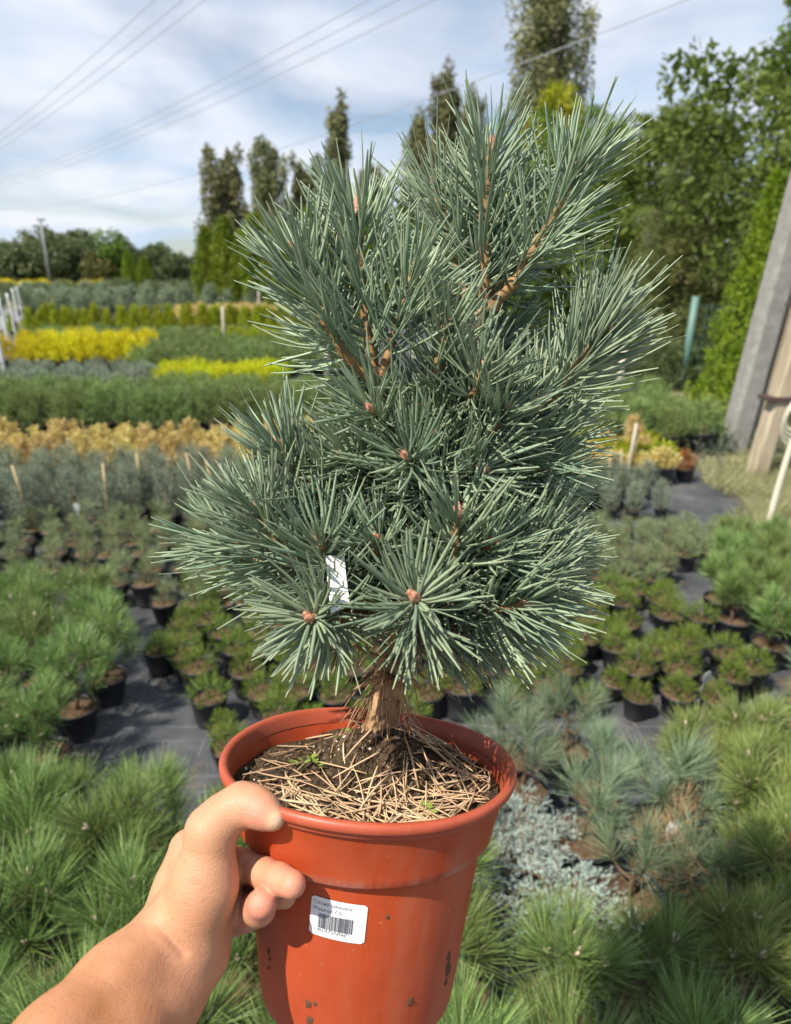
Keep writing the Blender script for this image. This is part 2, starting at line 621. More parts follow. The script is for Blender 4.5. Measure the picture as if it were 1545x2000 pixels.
sheet('ground', [(-700, -60), (700, -60), (700, 1400), (-700, 1400)], -0.02, MT['field'])
sheet('weed_fabric', [(-7.2, -2.0), (3.0, -2.0), (2.75, 9.5), (-6.2, 9.5)], 0.0, MT['fabric'], 70, 80, 0.004)
sheet('weed_fabric', [(-6.2, 9.5), (2.75, 9.5), (2.4, 34), (-16.9, 34)], 0.0, MT['fabric'], 1, 1)
sheet('path', [(-8.2, 8.2), (-6.6, 8.2), (-16.9, 34), (-19.3, 34)], 0.006, MT['grey_path'])
sheet('road', [(-110, 34), (-17.2, 34), (-34, 84), (-140, 84)], 0.0, MT['road'])
sheet('lawn', [(2.28, 3.3), (12, 3.3), (12, 9.6), (3.1, 9.6)], 0.004, MT['grass_soil'], 40, 30, 0.02, 3)

# ------------------------------------------------------------------ the held pot
POT_O = P(720, 1472, 0.545)
lean, roll = R(2.2), R(3.2)
ax = np.array(nrm(nUP * math.cos(lean) - nFWD * math.sin(lean)))
px_ = nRIGHT * math.cos(roll) - ax * math.sin(roll)
px_ = nrm(px_)
ax = nrm(ax * math.cos(roll) + nRIGHT * math.sin(roll))
px_ = nrm(px_ - ax * (px_ @ ax))
pb = np.cross(ax, px_)              # away from the camera
PM = Matrix(((px_[0], pb[0], ax[0], POT_O[0]), (px_[1], pb[1], ax[1], POT_O[1]), (px_[2], pb[2], ax[2], POT_O[2]), (0, 0, 0, 1)))
POT_H = 0.187


def potw(x, b, h):
    return POT_O + px_ * x + pb * b + ax * h


root_p = potw(0, 0, -POT_H)
pine = empty('potted_pine', root_p, 0, 'blue green scots pine in an orange red plastic pot held up by the hand', 'potted plant')

m = M('terracotta_plastic')
co = m.coord('Object')
n = m.noise(co, 16, 6, 0.65)
n_f = m.noise(co, 190, 4, 0.7)
streak = m.noise(m.coord('Object', (34, 34, 5)), 1.0, 5, 0.65)
c = m.ramp(n, [(0.3, (0.37, 0.048, 0.011)), (0.7, (0.46, 0.070, 0.019))])
sepz = m.new('ShaderNodeSeparateXYZ'); m.link(co, sepz.inputs[0])
z = sepz.outputs['Z']
# chalky deposit just above the ledge of the collar, and dust towards the foot and the right flank
led = m.ramp(m.math('ADD', m.math('MULTIPLY', z, 10.0), 1.0), [(0.45, 0.0), (0.478, 1.0), (0.49, 0.9), (0.56, 0.0)])
led = m.math('MULTIPLY', led, m.ramp(streak, [(0.42, 0.0), (0.70, 0.6)]))
spk = m.ramp(n_f, [(0.665, 0.0), (0.72, 1.0)])
dust = m.math('MULTIPLY', m.ramp(streak, [(0.42, 0.0), (0.72, 0.55)]), m.ramp(m.math('ADD', m.math('MULTIPLY', sepz.outputs['X'], 6.0), 0.35), [(0.15, 0.15), (0.75, 1.0)]))
c = m.mix(led, c, (0.66, 0.45, 0.36))
c = m.mix(dust, c, (0.45, 0.17, 0.10))
c = m.mix(m.math('MULTIPLY', spk, m.ramp(n, [(0.4, 0.0), (0.6, 0.6)])), c, (0.68, 0.45, 0.33))
m.base(c, m.ramp(streak, [(0.35, 0.36), (0.7, 0.58)]), 0.45)
m.b.inputs['Subsurface Weight'].default_value = 0.0
m.bump(m.math('ADD', m.math('MULTIPLY', n_f, 0.2), n), 0.10, 0.003)
MT['pot'] = m.m
m = M('terracotta_rim')
co = m.coord('Object')
n = m.noise(co, 30, 6, 0.65)
c = m.ramp(n, [(0.3, (0.38, 0.068, 0.030)), (0.7, (0.46, 0.098, 0.050))])
c = m.mix(m.ramp(m.noise(co, 110, 4, 0.7), [(0.6, 0.0), (0.75, 0.35)]), c, (0.6, 0.33, 0.22))
m.base(c, 0.45, 0.45)
MT['rim'] = m.m

prof = [(0.0, -0.187), (0.071, -0.187), (0.0755, -0.184), (0.0770, -0.178), (0.0855, -0.110), (0.0922, -0.0560), (0.0925, -0.0525),
        (0.0935, -0.0518), (0.0982, -0.0516), (0.0998, -0.0498), (0.1008, -0.044), (0.1075, -0.0145), (0.1085, -0.0125)]
mb = MB()
lathe(mb, prof, 96)
inner = [(0.1062, -0.0125), (0.1040, -0.02), (0.0975, -0.050), (0.0895, -0.054), (0.075, -0.183), (0.0, -0.183)]
lathe(mb, inner, 96)
v = mb.v
for a in v:      # hand-squeezed plastic: slightly out of round
    th = np.arctan2(a[:, 1], a[:, 0])
    k = 1 + 0.006 * np.cos(2 * th + 0.8) + 0.003 * np.cos(3 * th)
    a[:, 0] *= k; a[:, 1] *= k
pot_me = mb.mesh('pot', MT['pot'])
pot = obj('pot', pot_me, pine)
POTM = Matrix.Translation(-Vector(root_p)) @ PM
pot.matrix_local = POTM
mb = MB()
lathe(mb, [(0.1062, -0.0125), (0.1085, -0.0128), (0.1105, -0.0128), (0.1112, -0.0112), (0.1118, -0.0085), (0.1142, -0.0080), (0.1156, -0.0062), (0.1160, -0.0030), (0.1150, -0.0008), (0.1128, 0.0), (0.1100, -0.0008), (0.1085, -0.003), (0.1062, -0.0125)], 120)
for a in mb.v:
    th = np.arctan2(a[:, 1], a[:, 0])
    k = 1 + 0.006 * np.cos(2 * th + 0.8) + 0.003 * np.cos(3 * th)
    a[:, 0] *= k; a[:, 1] *= k
    a[:, 2] += 0.0012 * np.sin(3 * th + 1.0)
rim = obj('rim', mb.mesh('rim', MT['rim']), pot)

# soil surface with the mound of the root ball
def soil_h(x, b):
    h = -0.019 + 0.004 * math.sin(31 * x + 1) * math.sin(27 * b) + 0.0018 * math.sin(83 * x + 40 * b)
    h += 0.030 * math.exp(-(((x - 0.012) / 0.040) ** 2 + ((b - 0.030) / 0.034) ** 2))
    h += 0.012 * math.exp(-(((x - 0.028) / 0.026) ** 2 + ((b + 0.006) / 0.022) ** 2))
    return h


rng = np.random.default_rng(5)
mb = MB()
V, Q = [], []
NR, NA = 44, 120
for i in range(NR + 1):
    for j in range(NA):
        r_ = 0.1035 * i / NR
        th = j * 2 * math.pi / NA
        x, b = r_ * math.cos(th), r_ * math.sin(th)
        V.append([x, b, soil_h(x, b) + (rng.normal() * 0.0013 if i < NR else 0)])
for i in range(NR):
    for j in range(NA):
        Q.append([i * NA + j, i * NA + (j + 1) % NA, (i + 1) * NA + (j + 1) % NA, (i + 1) * NA + j])
mb.add(V, Q)
m = M('peat')
co = m.coord('Object')
n = m.noise(co, 260, 5, 0.75)
n2 = m.noise(co, 38, 4, 0.6)
c = m.ramp(n, [(0.32, (0.022, 0.014, 0.009)), (0.5, (0.105, 0.070, 0.042)), (0.62, (0.22, 0.16, 0.105)), (0.78, (0.42, 0.35, 0.26))])
c = m.mix(m.ramp(n2, [(0.45, 0.0), (0.7, 0.7)]), c, (0.060, 0.040, 0.026))
c = m.mix(m.ramp(m.noise(co, 24, 3), [(0.60, 0.0), (0.72, 0.5)]), c, (0.13, 0.14, 0.04))
m.base(c, 0.95, 0.1).bump(n, 1.0, 0.004)
MT['peat'] = m.m
soil = obj('soil', mb.mesh('soil', MT['peat']), pine)
soil.matrix_local = POTM

# dry needles strewn over the soil
mb = MB()
N = 270
bs, ds, bn, Ls = [], [], [], []
for k in range(N):
    for _ in range(30):
        rr_ = 0.100 * math.sqrt(rng.random()); th = rng.random() * 6.283
        x, b = rr_ * math.cos(th), rr_ * math.sin(th)
        w = 0.10 + 0.9 * min(1, max(0, (-b - 0.01) / 0.07)) + (0.6 if x > 0.055 else 0) + 0.3 * max(0, math.sin(x * 70 + 2) * math.sin(b * 60))
        if math.hypot(x - 0.012, b - 0.02) < 0.030: w *= 0.25
        if rng.random() < w: break
    a = rng.random() * 6.283
    L = 0.022 + 0.034 * rng.random()
    d = np.array([math.cos(a), math.sin(a), 0.0])
    e = np.array([x, b]) + d[:2] * L
    if np.hypot(*e) > 0.103:
        d = -d; e = np.array([x, b]) + d[:2] * L
        if np.hypot(*e) > 0.103: continue
    h0, h1 = soil_h(x, b), soil_h(*e)
    lift = 0.0015 + 0.004 * rng.random()
    mid = soil_h(*(np.array([x, b]) + d[:2] * L * .5)) + 0.001
    d[2] = (h1 - h0) / L + rng.normal() * 0.05
    hm = (h0 + h1) / 2 + lift
    lift += max(0, mid - hm)
    bs.append([x, b, h0 + lift]); ds.append(nrm(d)); Ls.append(L)
    s_ = rng.normal() * 0.16
    bn.append([-d[1] * s_, d[0] * s_, rng.normal() * 0.03])
needles(mb, np.array(bs), np.array(ds), np.array(bn), np.array(Ls), np.array(Ls) * 0 + 0.0014 + 0.0007 * rng.random(len(Ls)), 4, rng=rng, taper=0.3)
lit = obj('fallen_needles', mb.mesh('fallen_needles', MT['litter']), soil, 'stuff')
# pale grit and bark crumbs
mb = MB()
for k in range(190):
    rr_ = 0.099 * math.sqrt(rng.random()); th = rng.random() * 6.283
    x, b = rr_ * math.cos(th), rr_ * math.sin(th)
    s_ = 0.0008 + 0.0016 * rng.random() ** 3
    vv = nrm(rng.normal(size=(6, 3))) * s_
    vv = np.array([[s_, 0, 0], [-s_, 0, 0], [0, s_, 0], [0, -s_, 0], [0, 0, s_], [0, 0, -s_]]) * (0.7 + 0.6 * rng.random((6, 1)))
    mb.add(vv + [x, b, soil_h(x, b) + 0.001], t=[[0, 2, 4], [2, 1, 4], [1, 3, 4], [3, 0, 4], [2, 0, 5], [1, 2, 5], [3, 1, 5], [0, 3, 5]], rr=rng.random())
m = M('grit')
m.base(m.ramp(m.attr('rr'), [(0.0, (0.10, 0.06, 0.035)), (0.55, (0.30, 0.21, 0.13)), (0.9, (0.62, 0.56, 0.45))]), 0.8)
obj('grit', mb.mesh('grit', m.m), soil, 'stuff')
# small weed seedlings
mb = MB()
m = M('seedling'); m.base((0.20, 0.27, 0.045), 0.5)
for (x, b) in [(-0.052, 0.005), (-0.046, 0.012), (-0.058, 0.0), (-0.028, 0.052), (-0.022, 0.060), (0.045, -0.056), (0.047, -0.064), (0.043, -0.050), (-0.040, 0.0)]:
    for q_ in range(5):
        a = rng.random() * 6.28
        c0 = np.array([x, b, soil_h(x, b) + 0.003 + 0.004 * rng.random()]) + np.array([math.cos(a), math.sin(a), 0]) * 0.003
        u = np.array([math.cos(a), math.sin(a), 0.4]) * 0.0026; w = np.array([-math.sin(a), math.cos(a), 0.1]) * 0.0022
        hexa = [c0 + u * math.cos(t_) + w * math.sin(t_) for t_ in np.arange(6) * 1.047]
        mb.add(hexa, q=[[0, 1, 2, 3], [0, 3, 4, 5]])
obj('seedlings', mb.mesh('seedlings', m.m), soil, 'stuff')

# ---------------- price sticker on the pot, bent round the wall
def pot_r(h):
    return float(np.interp(h, [-0.184, -0.178, -0.110, -0.0560], [0.0755, 0.0770, 0.0855, 0.0922]))


def on_pot(u, v, off, tc_, hc, rot):
    """u right, v up in metres on the sticker -> pot-local point"""
    cu, su = math.cos(rot), math.sin(rot)
    uu, vv = u * cu - v * su, u * su + v * cu
    h = hc + vv
    r_ = pot_r(h) * (1 + 0.006 * math.cos(2 * tc_ + 0.8)) + off
    th = tc_ + uu / r_
    k = 1 + 0.006 * math.cos(2 * th + 0.8) + 0.003 * math.cos(3 * th)
    r_ = pot_r(h) * k + off
    return [r_ * math.cos(th), r_ * math.sin(th), h]


ST = dict(tc_=R(-98.5), hc=-0.0800, rot=R(-4.0))
SW, SH = 0.0390, 0.0290


def sticker_mesh():
    mb = MB()
    n_ = 20
    V, Q = [], []
    rc = 0.0022
    for j in range(n_ + 1):
        v_ = -SH / 2 + SH * j / n_
        dv = max(0, abs(v_) - (SH / 2 - rc))
        hw = SW / 2 - (rc - math.sqrt(max(0, rc * rc - dv * dv)))
        for i in range(n_ + 1):
            V.append(on_pot(-hw + 2 * hw * i / n_, v_, 0.0006, **ST))
    for j in range(n_):
        for i in range(n_):
            a = j * (n_ + 1) + i
            Q.append([a, a + 1, a + n_ + 2, a + n_ + 1])
    mb.add(V, Q)
    m = M('sticker_paper')
    nn = m.noise(m.coord('Object'), 120, 3)
    m.base(m.ramp(nn, [(0.3, (0.78, 0.78, 0.80)), (0.7, (0.84, 0.84, 0.86))]), 0.4)
    return mb.mesh('sticker', m.m)


stick = obj('price_sticker', sticker_mesh(), pot)
m = M('print_ink')
m.base((0.10, 0.10, 0.12), 0.7)
INK = m.m
m = M('faded_ink')
m.base((0.19, 0.19, 0.21), 0.7)
INK2 = m.m


def text_on_pot(txt, size, u0, v0, mat, squeeze=1.0):
    cu = bpy.data.curves.new('t', 'FONT')
    cu.body = txt
    cu.size = size
    cu.resolution_u = 2
    o = bpy.data.objects.new('t', cu)
    COL.objects.link(o)
    dg = bpy.context.evaluated_depsgraph_get()
    me = bpy.data.meshes.new_from_object(o.evaluated_get(dg))
    bpy.data.objects.remove(o)
    for v_ in me.vertices:
        v_.co = on_pot(u0 + v_.co.x * squeeze, v0 + v_.co.y, 0.00085, **ST)
    me.materials.clear()
    me.materials.append(mat)
    return me


obj('print', text_on_pot('Сосна sylvestris', 0.0040, -0.0182, 0.0093, INK2, 0.98), pot)
obj('print', text_on_pot('Watereri C5-', 0.0040, -0.0182, 0.0047, INK2, 0.98), pot)
obj('print', text_on_pot('2 902351 014744', 0.0031, -0.0165, -0.0108, INK, 1.05), pot)
mb = MB()
bars = random.Random(4)
u = -0.0135
while u < 0.0105:
    w = bars.choice([0.00022, 0.00022, 0.00044, 0.00062])
    lo = -0.0082 if bars.random() > 0.12 else -0.0092
    V = [on_pot(u, lo, 0.00085, **ST), on_pot(u + w, lo, 0.00085, **ST), on_pot(u + w, 0.0028, 0.00085, **ST), on_pot(u, 0.0028, 0.00085, **ST)]
    mb.add(V, q=[[0, 1, 2, 3]])
    u += w + bars.choice([0.00024, 0.00030, 0.00046])
obj('barcode', mb.mesh('barcode', INK), pot, 'stuff')
# mud specks low on the pot
mb = MB()
for (th, h, s_) in [(-113, -0.150, .0030), (-112, -0.163, .0036), (-109, -0.148, .002), (-140, -0.128, .0022), (-139, -0.133, .0015), (-77, -0.076, .0016), (-60, -0.147, .003), (-141, -0.142, .0012), (-100, -0.17, .001), (-118, -0.17, .0016), (-35, -0.135, .004), (-33, -0.142, .005), (-36, -0.127, .003), (-34, -0.15, .003)]:
    n_ = 9
    c0 = [on_pot(0, 0, 0.0016, R(th), h, 0)]
    ringp = [on_pot(s_ * (0.6 + 0.6 * rng.random()) * math.cos(t_), 1.3 * s_ * (0.6 + 0.6 * rng.random()) * math.sin(t_), 0.0, R(th), h, 0) for t_ in np.arange(n_) * 6.283 / n_]
    mb.add(c0 + ringp, t=[[0, 1 + k, 1 + (k + 1) % n_] for k in range(n_)])
m = M('dried_mud'); m.base((0.10, 0.045, 0.02), 0.9)
obj('mud_spots', mb.mesh('mud_spots', m.m), pot, 'stuff')

# ------------------------------------------------------------------ the pine in the pot
MT['bark_trunk'] = barkmat('pine_trunk_bark', (0.13, 0.08, 0.045), (0.36, 0.215, 0.11), (0.55, 0.37, 0.21), 85, 0.9, 0.004)
MT['bark_shoot'] = barkmat('pine_shoot_bark', (0.15, 0.085, 0.04), (0.33, 0.195, 0.09), (0.47, 0.30, 0.15), 170, 0.8, 0.002)
m = M('pine_bud')
n = m.noise(m.coord('Object'), 420, 3)
m.base(m.ramp(n, [(0.3, (0.30, 0.12, 0.075)), (0.6, (0.62, 0.29, 0.20)), (0.8, (0.75, 0.52, 0.42))]), 0.6).bump(n, 0.8, 0.002)
MT['bud'] = m.m
rng = np.random.default_rng(11)
TD = 0.578                           # depth of the trunk foot
tr = [(738, 1452, TD, .0200), (741, 1435, TD, .0160), (747, 1400, TD - .002, .0140), (757, 1340, .574, .0132), (770, 1260, .570, .0125), (788, 1150, .566, .0112), (815, 1020, .562, .0098),
      (850, 900, .560, .0085), (885, 770, .556, .0072), (915, 680, .552, .0060), (945, 590, .548, .0048)]
pts = catmull([P(*t[:3]) for t in tr], 46)
rad = np.interp(np.linspace(0, 1, 46), np.linspace(0, 1, len(tr)), [t[3] for t in tr])
mb = MB()
tube(mb, pts, rad, 18, jitter=0.045, rng=rng)
trunk = obj('trunk', mb.mesh('trunk', MT['bark_trunk'], off=root_p), pine)


def trunk_at(py):
    ys = [t[1] for t in tr][::-1]
    f = lambda i: float(np.interp(py, ys, [t[i] for t in tr][::-1]))
    return (f(0), py, f(2))


NEEDLE_TOTAL = 0


def shoot(ctrl, r0=0.0042, r1=0.0026, n=120, L=0.054, s0=0.25, wide=1.0, bud=1, W=0.0026, dead=0.0, up=0.10, sub=None, budk=1.0):
    """ctrl: list of (px,py,depth) from root to tip"""
    global NEEDLE_TOTAL
    n = int(n * 0.50)
    path = catmull([P(*c) for c in ctrl], 16)
    path[1:-1] += rng.normal(size=(14, 3)) * 0.0007
    mb = MB()
    tube(mb, path, np.linspace(r0, r1, 16) * (1 + 0.10 * rng.normal(size=16)), 9, jitter=0.07, rng=rng)
    br = obj('branch', mb.mesh('branch', MT['bark_shoot'], off=root_p), pine)
    seg = np.linalg.norm(np.diff(path, axis=0), axis=1)
    cum = np.concatenate([[0], np.cumsum(seg)]); tot = cum[-1]
    # paired needles in a spiral
    s = s0 + (1 - s0) * np.sort(rng.random(n)) ** 0.85
    s = np.concatenate([s, 0.95 + 0.05 * rng.random(max(5, n // 14))])
    k = len(s)
    pos = np.stack([np.interp(s * tot, cum, path[:, i]) for i in range(3)], 1)
    tan = np.stack([np.interp(s * tot, cum, np.gradient(path[:, i], cum)) for i in range(3)], 1)
    tan = nrm(tan)
    phi = np.arange(k) * 2.399 + rng.normal(size=k) * 0.4
    ref = nrm(rng.normal(size=3))
    e1 = nrm(np.cross(tan, ref)); e2 = np.cross(tan, e1)
    radv = np.cos(phi)[:, None] * e1 + np.sin(phi)[:, None] * e2
    dist = (1 - s) * tot
    ang = np.interp(dist, [0, 0.010, 0.03, 0.07, 0.15], [38, 45, 55, 66, 76]) * wide + rng.normal(size=k) * 7
    ang = np.radians(np.clip(ang, 6, 120))
    d = np.cos(ang)[:, None] * tan + np.sin(ang)[:, None] * radv
    pos = pos + radv * (r0 * 0.5)
    Ln = L * 0.94 * (0.82 + 0.30 * rng.random(k)) * np.interp(dist, [0, 0.012, 0.03], [0.80, 0.95, 1.0])
    base, dirs, bends, Ls, rrs = [], [], [], [], []
    pr = rng.random(k)
    for sgn in (-1, 1):
        dd = nrm(d + sgn * 0.075 * nrm(np.cross(d, radv + 0.3 * rng.normal(size=(k, 3)))) + rng.normal(size=(k, 3)) * 0.03)
        base.append(pos + rng.normal(size=(k, 3)) * 0.0004)
        dirs.append(dd)
        bends.append(tan * 0.34 * np.sin(ang)[:, None] + np.array([0, 0, up]) * 0.5 + rng.normal(size=(k, 3)) * 0.11)
        Ls.append(Ln * (0.94 + 0.1 * rng.random(k)))
        rrs.append(np.clip(pr * 0.75 + 0.25 * rng.random(k), 0, 1))
    base, dirs, bends, Ls, rrs = map(np.concatenate, (base, dirs, bends, Ls, rrs))
    isdead = (np.concatenate([s, s]) < s0 + 0.30 * (1 - s0)) & (rng.random(2 * k) < dead)
    wn_ = W * (0.85 + 0.35 * rng.random(2 * k))
    mb = MB()
    a = ~isdead
    needles(mb, base[a], dirs[a], bends[a], Ls[a], wn_[a], 4, rng=rng, rr=rrs[a], thick=0.42, taper=0.35)
    obj('needles', mb.mesh('needles', MT['scots'], off=root_p), br, 'stuff')
    if isdead.any():
        mb = MB()
        needles(mb, base[isdead], dirs[isdead], bends[isdead] + np.array([0, 0, -0.2]), Ls[isdead], wn_[isdead] * 0.8, 3, rng=rng, rr=rrs[isdead])
        obj('dry_needles', mb.mesh('dry_needles', MT['scots_dead'], off=root_p), br, 'stuff')
    NEEDLE_TOTAL += 2 * k
    # terminal bud with two smaller side buds
    if bud:
        tip = path[-1]; t = nrm(path[-1] - path[-3])
        bl = (0.0200 if bud == 2 else 0.0105) * budk
        for q_, (off, sc_) in enumerate([((0, 0), 1.0)] + ([((1, 0.5), 0.62), ((-0.8, -0.7), 0.55)] if bud == 2 else [((0.9, -0.4), 0.6)])):
            e1 = nrm(np.cross(t, [0.3, 0.2, 0.9])); e2 = np.cross(t, e1)
            b0 = tip + (e1 * off[0] + e2 * off[1]) * 0.0033 - t * 0.002
            dirb = nrm(t + (e1 * off[0] + e2 * off[1]) * 0.22)
            u_ = np.linspace(0, 1, 8)
            prof_ = np.array([0.75, 1.0, 1.05, 1.0, 0.85, 0.62, 0.35, 0.05]) * (0.0034 if bud == 2 else 0.0030) * (0.6 + 0.4 * sc_) * budk
            mb = MB()
            tube(mb, b0 + np.outer(u_ * bl * sc_, dirb), prof_, 8, jitter=0.10, rng=rng)
            obj('bud', mb.mesh('bud', MT['bud'], off=root_p), br)
    return br


T0 = trunk_at
def J(py, dx=0, dd=0):
    a = trunk_at(py); return (a[0] + dx, a[1], a[2] + dd)


# crown top: leader and its whorl
shoot([(945, 600, .548), (944, 450, .544), (958, 300, .538)], .0050, .0034, 190, .056, .10, bud=2, up=0.0)
shoot([(952, 610, .548), (1010, 540, .542), (1075, 430, .535), (1126, 328, .528)], .0048, .0034, 200, .056, .15, bud=2, up=0.0)
shoot([(925, 640, .552), (890, 520, .560), (853, 380, .566)], .0040, .0028, 150, .054, .15, bud=2)
shoot([(940, 620, .55), (985, 500, .575), (1015, 380, .590)], .0040, .0028, 150, .053, .15, bud=1)
shoot([(930, 640, .555), (930, 540, .595), (905, 420, .62)], .0040, .0028, 140, .053, .15, bud=1)
# left group of three long shoots
shoot([J(790), (770, 775, .535), (732, 745, .520), (712, 620, .512), (698, 425, .508)], .0052, .0036, 200, .054, .42, bud=2)
shoot([(735, 752, .522), (675, 690, .514), (620, 600, .508), (584, 508, .503)], .0046, .0032, 175, .054, .22, bud=2)
shoot([(745, 752, .520), (757, 690, .510), (785, 610, .504), (803, 540, .500)], .0040, .0028, 140, .052, .25, bud=2, budk=.85)
shoot([J(800), (760, 760, .575), (690, 700, .585), (640, 640, .59)], .0040, .0028, 130, .052, .25)
# right arm
shoot([J(880), (960, 870, .548), (1050, 800, .535), (1120, 725, .528), (1172, 660, .523)], .0055, .0034, 230, .054, .40, bud=2)
shoot([(1100, 745, .532), (1140, 690, .540), (1180, 598, .545)], .0038, .0028, 110, .053, .30, bud=1)
shoot([J(860), (980, 820, .57), (1040, 770, .585), (1070, 720, .595)], .0040, .0028, 140, .052, .30)
shoot([J(900), (980, 890, .540), (1060, 880, .530), (1095, 862, .528)], .0042, .0028, 150, .052, .35, up=-0.05)
shoot([J(940), (960, 950, .545), (1040, 930, .535), (1080, 905, .53)], .0040, .0028, 140, .052, .35, up=-0.1)
# middle shell, towards the camera
shoot([J(960), (820, 930, .52), (795, 893, .475)], .0040, .0028, 120, .048, .45, wide=1.15)
shoot([J(980), (880, 940, .515), (943, 918, .482)], .0038, .0026, 120, .048, .40, wide=1.1)
shoot([J(920), (740, 910, .53), (668, 890, .505)], .0038, .0026, 130, .050, .35)
shoot([J(900), (760, 840, .52), (725, 800, .49)], .0038, .0026, 120, .050, .35)
shoot([J(1010), (700, 985, .53), (600, 950, .508), (546, 870, .498)], .0042, .0030, 150, .052, .40, bud=1)
shoot([J(1020), (850, 980, .52), (848, 952, .485)], .0036, .0026, 100, .047, .35, wide=1.1)
shoot([J(860), (900, 800, .52), (930, 760, .49), (940, 720, .48)], .0038, .0026, 120, .050, .3)
shoot([J(840), (850, 760, .52), (860, 700, .50), (875, 640, .49)], .0038, .0026, 120, .050, .3)
shoot([J(900), (960, 840, .51), (985, 800, .49)], .0038, .0026, 120, .050, .3)
# left skirt
shoot([J(1150), (690, 1130, .53), (610, 1110, .508), (555, 1080, .498), (506, 992, .488)], .0050, .0032, 190, .054, .45, bud=1)
shoot([(590, 1110, .510), (510, 1080, .512), (432, 1052, .515)], .0038, .0026, 160, .052, .15, bud=1)
shoot([J(1180), (700, 1150, .52), (640, 1110, .49), (627, 1055, .472)], .0042, .0028, 140, .050, .45, bud=1, budk=1.2)
shoot([J(1200), (690, 1195, .51), (640, 1205, .470), (606, 1208, .440)], .0042, .0028, 170, .048, .45, wide=1.15, dead=0.5, up=-0.05)
shoot([J(1120), (745, 1090, .50), (740, 1055, .475)], .0036, .0026, 100, .044, .45)
shoot([J(1170), (650, 1160, .56), (560, 1120, .57), (500, 1090, .58)], .0040, .0026, 130, .050, .35)
shoot([J(1090), (700, 1050, .55), (640, 1000, .55), (600, 960, .55)], .0040, .0026, 140, .050, .35)
shoot([J(1190), (650, 1200, .56), (590, 1190, .57)], .0040, .0026, 110, .048, .35, dead=0.3)
# front and right skirt
shoot([J(1230), (800, 1225, .51), (812, 1195, .460), (811, 1168, .428)], .0046, .0030, 190, .049, .45, wide=1.15, dead=0.3, up=-0.05, budk=1.15)
shoot([J(1170), (860, 1140, .51), (888, 1090, .478), (893, 1005, .462)], .0042, .0030, 170, .047, .35, bud=1, budk=1.15)
shoot([J(1160), (880, 1110, .52), (925, 1090, .495), (968, 1058, .475)], .0042, .0028, 130, .044, .5, bud=1)
shoot([J(1150), (920, 1110, .54), (1005, 1085, .520), (1070, 1052, .508)], .0044, .0030, 170, .050, .45, bud=1)
shoot([J(1200), (880, 1170, .53), (980, 1150, .505), (1065, 1130, .490)], .0044, .0030, 190, .053, .35, up=-0.05)
shoot([J(1210), (870, 1195, .52), (960, 1190, .488), (1030, 1180, .470)], .0044, .0030, 190, .052, .35, up=-0.12, dead=0.35)
shoot([J(1220), (850, 1215, .54), (930, 1215, .530), (1010, 1210, .525)], .0042, .0028, 160, .050, .35, up=-0.15, dead=0.35)
shoot([J(1180), (900, 1160, .56), (1010, 1130, .57), (1085, 1095, .575)], .0042, .0028, 160, .052, .35)
shoot([J(1230), (840, 1230, .52), (890, 1240, .500)], .0040, .0028, 120, .046, .4, up=-0.2, dead=0.4)
shoot([J(1060), (900, 1020, .56), (1000, 990, .57), (1080, 980, .58)], .0040, .0026, 150, .050, .35)
# far side
for (y0, x1, y1, d1) in [(1180, 700, 1120, .66), (1160, 850, 1110, .67), (1100, 780, 1010, .67), (1050, 950, 960, .66), (1000, 720, 920, .66), (960, 880, 860, .67), (900, 820, 800, .64), (880, 970, 810, .63), (840, 880, 720, .62), (780, 950, 670, .60), (1230, 800, 1220, .66), (1130, 1000, 1100, .65), (1210, 640, 1190, .62), (940, 1010, 930, .62), (1000, 640, 950, .60), (880, 700, 830, .60), (720, 985, 640, .60), (1080, 600, 1060, .62)]:
    a = J(y0)
    shoot([a, ((a[0] + x1) / 2, (y0 + y1) / 2 + 12, (a[2] + d1) / 2), (x1, y1, d1)], .0040, .0026, 120, .050, .35, bud=1, dead=0.15)
# inner fill close to the trunk
for (y0, x1, y1, d1) in [(1000, 760, 930, .53), (960, 900, 880, .53), (1080, 840, 1030, .51), (1100, 730, 1060, .52), (1130, 800, 1080, .50), (1150, 760, 1130, .50), (1000, 930, 960, .52), (860, 820, 800, .53), (830, 900, 770, .535), (930, 850, 850, .51), (1060, 680, 1020, .52), (1180, 850, 1150, .49)]:
    a = J(y0)
    shoot([a, ((a[0] + x1) / 2, (y0 + y1) / 2 + 12, (a[2] + d1) / 2), (x1, y1, d1)], .0036, .0024, 85, .047, .3, bud=1, dead=0.35)

# brown needles hanging on the bare lower stem
mb = MB()
k = 70
ys = 1225 + 150 * rng.random(k) ** 1.6
bs = np.array([P(*trunk_at(y)) for y in ys])
rv = nrm(rng.normal(size=(k, 3)) * np.array([1, 1, 0.35]))
rv = nrm(rv + np.array([0, -0.25, 0]))
needles(mb, bs + rv * 0.011, nrm(rv + np.array([0, 0, -1]) * (0.25 + 0.9 * rng.random((k, 1)))), rng.normal(size=(k, 3)) * 0.13 + np.array([0, 0, -0.28]),
        0.034 + 0.024 * rng.random(k), 0.0011 + 0.0005 * rng.random(k), 4, rng=rng)
obj('dry_needles', mb.mesh('dry_needles', MT['scots_dead'], off=root_p), trunk, 'stuff')
